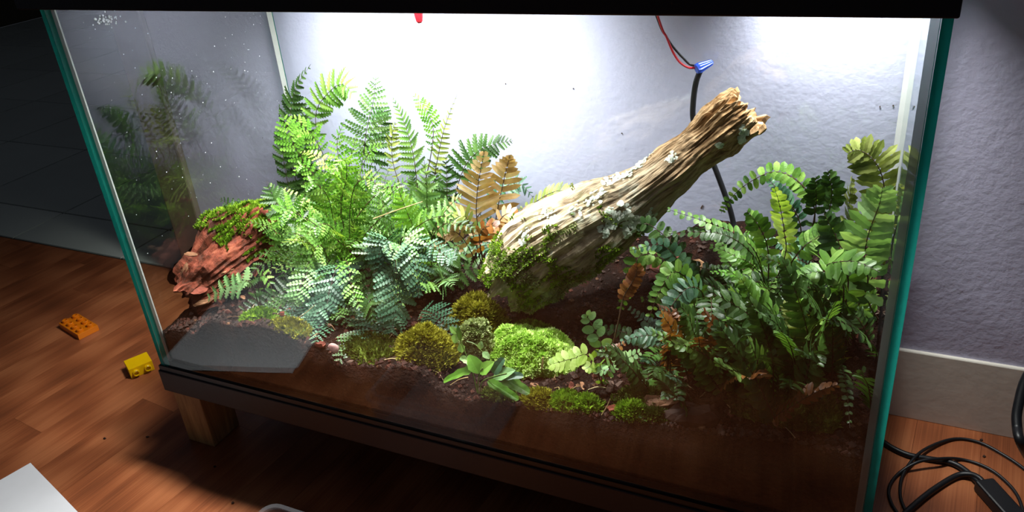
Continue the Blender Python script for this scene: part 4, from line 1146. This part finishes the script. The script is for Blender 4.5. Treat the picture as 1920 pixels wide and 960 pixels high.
# ================================================================== LITTER
rc = random.Random(31)
def chip(label, px, py, L, Wd, T, mat, ang=None, Y=None, tilt=.25, group='bark chips on the soil', lift=0.0, cat='bark chip', name='bark_chip'):
    p = ground(px, py) if Y is None else at(px, py, Y)
    if Y is not None and not lift: p.z = soil_h(p.x, p.y)
    vs, fs = chip_mesh(L, Wd, T, rc)
    a = rc.uniform(0, 6.28) if ang is None else ang
    n_ = Vector((rc.gauss(0, tilt), rc.gauss(0, tilt)-.1, 1))
    mb = MB(); mb.add(orient(vs, p+Vector((0, 0, .0006+lift)), n_, Vector((math.cos(a), math.sin(a), 0))), fs)
    mb.v = clampv(mb.v)
    return props(mb.build(name, M[mat], origin=p), label, cat, group)
chip('red-brown bark piece lying between the two olive moss mounds', 850, 570, .034, .016, .005, 'chip_red', .4, .07)
chip('bright red flat bark piece in front of the button fern', 1160, 738, .030, .011, .003, 'chip_red', .6, .022)
chip('red bark fragment in the litter beside the rotten log', 535, 582, .024, .014, .005, 'chip_red', .2, .05)
chip('large dark bark chunk at the front glass', 1300, 785, .050, .022, .014, 'chip_dark', .1, .02)
chip('dark brown bark chunk behind the front bark chunk', 1240, 740, .04, .016, .008, 'chip_brown', .3, .035)
chip('tan bark flake on top of the rotten log', 368, 504, .018, .008, .002, 'chip_brown', .4, .06, lift=.018, tilt=.1)
chip('red bark crumb on the moss cap of the rotten log', 500, 420, .014, .010, .005, 'chip_red', .2, .15, lift=.014)
SLAB = ['leftmost bark slab of the heap behind the leaning log', 'tan bark slab at the top of the heap behind the leaning log', 'bark slab in the middle of the heap behind the leaning log', 'tan bark slab at the right end of the heap behind the log',
        'lowest reddish bark slab of the heap behind the leaning log', 'tan bark slab tucked under the right fern behind the log', 'reddish bark slab next to the log in the heap', 'tan bark slab topmost right in the heap behind the log']
for k, (px, py) in enumerate(((1250, 425), (1270, 432), (1262, 445), (1285, 455), (1275, 470), (1300, 442), (1240, 440), (1290, 430))):
    p = Vector((.555+.012*rc.random()*k*.5, .215+.006*k, 0)); p = at(px, py, .235-.006*(k % 4)); zg = soil_h(p.x, p.y)
    vs, fs = chip_mesh(rc.uniform(.03, .045), rc.uniform(.012, .02), .004, rc)
    p.z = max(zg+.001, min(p.z-.004, zg+.012))
    mb = MB(); mb.add(orient(vs, p, Vector((rc.gauss(0, .2), -.45, 1)), Vector((1, .25+rc.gauss(0, .2), rc.gauss(0, .12)))), fs); mb.v = clampv(mb.v)
    props(mb.build('bark_chip', M['chip_brown'] if k % 2 else M['chip_red'], origin=p), SLAB[k], 'bark chip', 'bark slabs heaped behind the leaning log')
for k in range(130):
    x, y = rc.uniform(.06, .72), rc.uniform(.010, .11)
    p = Vector((x, y, soil_h(x, y)))
    vs, fs = chip_mesh(rc.uniform(.007, .02), rc.uniform(.004, .01), rc.uniform(.0012, .004), rc, n=7)
    a = rc.uniform(0, 6.28)
    mb = MB(); mb.add(orient(vs, p, Vector((rc.gauss(0, .3), rc.gauss(0, .3), 1)), Vector((math.cos(a), math.sin(a), 0))), fs); mb.v = clampv(mb.v)
    cm = rc.choice(('chip_red', 'chip_dark', 'chip_brown', 'chip_red', 'chip_dark')); cn = {'chip_red': 'reddish', 'chip_dark': 'dark brown', 'chip_brown': 'tan-brown'}[cm]
    pl = 'left of the moss mounds' if x < .3 else 'in the middle, below the log' if x < .52 else 'under the right-hand ferns'
    props(mb.build('bark_chip', M[cm], origin=p), 'small '+cn+' bark chip on the soil '+pl, 'bark chip', 'small '+cn+' bark chips '+pl)
def twig(label, pts, r, mat='straw', group='dry straws in the litter', cat='twig'):
    mb = MB(); P_ = spline(pts, 10); mb.tube(P_, [r*(1-.4*i/9) for i in range(10)], 5); mb.v = clampv(mb.v)
    return props(mb.build('dry_straw', M[mat], origin=pts[0]), label, cat, group)
twig('long pale straw crossing the green fern clump', px3((700, 410, .12), (750, 392, .122), (792, 378, .126)), .0008)
twig('pale straw lying along the front glass below the moss tuft', px3((1020, 778, .0088), (1060, 786, .0088), (1118, 793, .009)), .0009)
twig('pale straw stub standing left of the button fern', px3((1016, 690, .04), (1017, 680, .04), (1018, 670, .041)), .0012)
twig('short straw standing behind the pink pebble', px3((640, 672, .03), (639, 660, .031), (638, 650, .032)), .0009)
twig('forked straw in front of the red bark piece', px3((1128, 778, .012), (1138, 762, .014), (1144, 748, .016)), .0006)
twig('thin straw leaning beside the drooping fern', px3((556, 598, .04), (575, 585, .042), (590, 572, .045)), .0005)
twig('pale straw beside the olive litter moss', px3((498, 578, .045), (506, 588, .042), (512, 600, .04)), .0007)
for k in range(110):
    x, y = rc.uniform(.1, .70), rc.uniform(.012, .11); a = rc.uniform(0, 6.28); L = rc.uniform(.006, .022)
    p = Vector((x, y, soil_h(x, y)+.001)); q = p+Vector((math.cos(a), math.sin(a), 0))*L; q.y = min(max(q.y, .009), .29); q.z = soil_h(q.x, q.y)+.0015
    m_ = (p+q)/2+Vector((rc.gauss(0, .001), rc.gauss(0, .001), .0025)); m_.z = max(m_.z, soil_h(m_.x, m_.y)+.0015)
    pl = 'left of the moss mounds' if x < .3 else 'in the middle, below the log' if x < .52 else 'under the right-hand ferns'
    tm = rc.choice(('straw', 'chip_brown', 'straw')); tn = 'pale' if tm == 'straw' else 'brown'
    twig('short '+tn+' straw lying on the soil '+pl, [p, m_, q], rc.uniform(.0003, .0006), tm, 'short '+tn+' straws '+pl)
# withered curled leaves by the tan fern
for k, (px, py, Y) in enumerate(((890, 440, .175), (905, 455, .17), (870, 470, .165), (925, 448, .18), (945, 440, .185))):
    a = at(px, py, Y); mb = MB()
    ax = Vector((rc.gauss(0, 1), rc.gauss(0, .4), rc.uniform(-.2, .5))).normalized(); sd = ax.cross(Vector((0, -1, .6))).normalized()
    strip(mb, a, ax, sd, sd.cross(ax), .022, .004, PROF['wavy'], .7, -.4, 1.2); mb.v = clampv(mb.v)
    props(mb.build('withered_leaf', M['g_rust'] if k % 2 else M['g_tan'], origin=a), ('topmost', 'rust-brown', 'leftmost tan', 'second from right rust-brown', 'rightmost tan')[k]+' curled withered leaf at the base of the tan fern', 'leaf', 'withered leaves at the tan fern')
# pebble
p = at(630, 673, .018); p.z = soil_h(p.x, p.y); mb = MB(); vs = []; nu, nv = 14, 8
for i in range(nv+1):
    for k in range(nu):
        th = math.pi*i/nv; q = 2*math.pi*k/nu; d = Vector((math.sin(th)*math.cos(q), math.sin(th)*math.sin(q), math.cos(th)))
        r = 1+.15*nz(d.x*1.5, d.y*1.5, d.z*1.5); vs.append(p+Vector((d.x*.0065*r, d.y*.004*r, d.z*.0062*r+.004)))
mb.add(vs, [(i*nu+k, i*nu+(k+1) % nu, (i+1)*nu+(k+1) % nu, (i+1)*nu+k) for i in range(nv) for k in range(nu)])
props(mb.build('pebble', M['pebble'], origin=p, smooth=True), 'pink-grey oval pebble behind the front glass', 'pebble')

# ================================================================== THINGS ON THE FLOOR
def brick(name, label, nxs, nys, h, mat, origin, X, Y, Z, hollow=True):
    # toy brick: studs on +Z, local axes given
    X, Y, Z = X.normalized(), Y.normalized(), Z.normalized(); p = .0159
    o = thing(name, label, 'toy brick', origin, 'toy bricks on the floor')
    tr_ = lambda v: Vector(origin)+X*v[0]+Y*v[1]+Z*v[2]
    Lx, Ly = nxs*p, nys*p; w = .0016
    mb = MB()
    out = [(0, 0), (Lx, 0), (Lx, Ly), (0, Ly)]; inn = [(w, w), (Lx-w, w), (Lx-w, Ly-w), (w, Ly-w)]
    vs = [(a, b, z) for z in (0, h) for a, b in out]+[(a, b, z) for z in (0, h-w) for a, b in inn]
    fs = [(4, 5, 6, 7), (12, 15, 14, 13)]
    for k in range(4):
        j = (k+1) % 4; fs += [(k, j, 4+j, 4+k), (8+j, 8+k, 12+k, 12+j), (j, k, 8+k, 8+j)]
    mb.add([tr_(v) for v in vs], fs); mb.build('body', mat, o, bevel=.0005)
    for i in range(nxs):
        for j in range(nys):
            cx, cy = (i+.5)*p, (j+.5)*p; seg = 20; R0, R1, hs = .0047, .0032, .0044
            vs = []
            for r, z in ((R0, h-.0002), (R0, h+hs-.0005), (R0-.0005, h+hs), (R1, h+hs), (R1, h+.0006)):
                for k in range(seg): q = 2*math.pi*k/seg; vs.append(tr_((cx+r*math.cos(q), cy+r*math.sin(q), z)))
            fs = [(a*seg+k, a*seg+(k+1) % seg, (a+1)*seg+(k+1) % seg, (a+1)*seg+k) for a in range(4) for k in range(seg)]
            fs.append(tuple(4*seg+k for k in range(seg)))
            s_ = MB(); s_.add(vs, fs); s_.build('stud', mat, o)
    return o
# orange plate: long side from the near corner away to the left
a = atz(149, 638, 0); lx = atz(108, 612, 0)-a; lx.z = 0; lx.normalize(); ly = Vector((lx.y, -lx.x, 0))
if ly.y < 0: ly = -ly
brick('toy_brick', 'orange flat toy brick with two rows of studs lying on the wood floor', 4, 2, .0096, M['orange'], a, lx, ly, Vector((0, 0, 1)))
# yellow brick lying on its side, studs toward the camera
a = atz(247, 711, 0); bx = atz(288, 694, 0)-a; bx.z = 0; bx.normalize(); out_ = Vector((bx.y, -bx.x, 0))
if out_.y > 0 and out_.x < 0: out_ = -out_
brick('toy_brick', 'yellow toy brick lying on its side with two studs facing the camera', 2, 1, .029, M['yellow'], a-out_*.029, bx, Vector((0, 0, 1)), out_)

# sheet of paper
c0 = Vector((-.160, -.0972, 0)); c1_ = Vector((.0455, -.1545, 0)); ex = (c1_-c0).normalized(); ey = Vector((ex.y, -ex.x, 0))
if ey.y > 0: ey = -ey
mb = MB(); vs = []; nn_ = 16
for z in (.0012, .0009):
    for j in range(nn_+1):
        for i in range(nn_+1):
            p = c0+ex*(.21*i/nn_)+ey*(.297*j/nn_); vs.append(Vector((p.x, p.y, z+.0012*(1+nz(p.x*12, p.y*12, 4)))))
q = (nn_+1)**2
fs = [(j*(nn_+1)+i, (j+1)*(nn_+1)+i, (j+1)*(nn_+1)+i+1, j*(nn_+1)+i+1) for j in range(nn_) for i in range(nn_)]
fs += [tuple(q+k for k in f[::-1]) for f in fs]
mb.add(vs, fs)
props(mb.build('paper_sheet', M['paper'], origin=c0, smooth=True), 'white sheet of paper lying on the wood floor', 'paper')

# clear plastic box, only its far corner in view
def rrect(x0, x1, y0, y1, r, z, n=5):
    o = []
    for cx, cy, q0 in ((x1-r, y1-r, 0), (x0+r, y1-r, 1), (x0+r, y0+r, 2), (x1-r, y0+r, 3)):
        for k in range(n+1): t = (q0+k/n)*math.pi/2; o.append((cx+r*math.cos(t), cy+r*math.sin(t), z))
    return o
ZR = .055; p = atz(493, 950, ZR); q2 = atz(520, 945, ZR)
bx0, by1 = p.x, q2.y+.001
bo = thing('plastic_box', 'clear plastic box at the bottom edge of the picture', 'box', (bx0+.08, by1-.06, 0))
mb = MB(); rings = [rrect(bx0+.006, bx0+.154, by1-.114, by1-.006, .014, .0005), rrect(bx0+.003, bx0+.157, by1-.117, by1-.003, .015, ZR-.004), rrect(bx0, bx0+.16, by1-.12, by1, .016, ZR), rrect(bx0+.0045, bx0+.1555, by1-.1155, by1-.0045, .013, ZR), rrect(bx0+.0075, bx0+.1525, by1-.1125, by1-.0075, .013, .002)]
m_ = len(rings[0]); vs = [v for r_ in rings for v in r_]
mb.add(vs, [(a*m_+k, a*m_+(k+1) % m_, (a+1)*m_+(k+1) % m_, (a+1)*m_+k) for a in range(4) for k in range(m_)]+[tuple(range(m_))[::-1], tuple(4*m_+k for k in range(m_))])
mb.build('container', M['clear'], bo, smooth=False)

# crumbs on the floor
for k, (px, py) in enumerate(((403, 876), (437, 944), (277, 820), (1845, 857), (1840, 826), (197, 823))):
    p = atz(px, py, 0); mb = MB(); vs, fs = chip_mesh(.0042, .0028, .0016, rc, n=6)
    mb.add(orient(vs, p+Vector((0, 0, .0003)), Vector((0, 0, 1)), Vector((1, .5, 0))), fs)
    props(mb.build('crumb', M['chip_dark'], origin=p), 'tiny dark crumb on the wood floor '+('in front of the stand leg', 'just left of the clear plastic box', 'left of the stand leg in the lit part', 'between the two cable loops', 'between the cable and the baseboard', 'between paper and stand leg')[k], 'crumb', 'soil crumbs on the floor')
# specks stuck to the wall behind the tank
for k, (px, py) in enumerate(((1316, 388), (948, 157), (1166, 250), (1650, 200), (1675, 198), (1075, 166))):
    p = at(px, py, YW-.0004); mb = MB(); vs, fs = chip_mesh(.0065 if k == 0 else .0022, .002 if k == 0 else .0016, .0005, rc, n=6)
    mb.add(orient(vs, p, Vector((0, -1, 0)), Vector((.5, 0, 1))), fs)
    props(mb.build('wall_speck', M['chip_dark'], origin=p), ('elongated dark speck on the wall between log and cable', 'tiny dark speck on the brightest part of the wall', 'tiny speck on the wall above the middle of the log', 'left one of two specks high on the right wall', 'right one of two specks high on the right wall', 'tiny speck on the wall left of the cable')[k], 'speck', 'specks on the wall')
for o in bpy.data.objects:
    if '_w' in o: del o['_w']
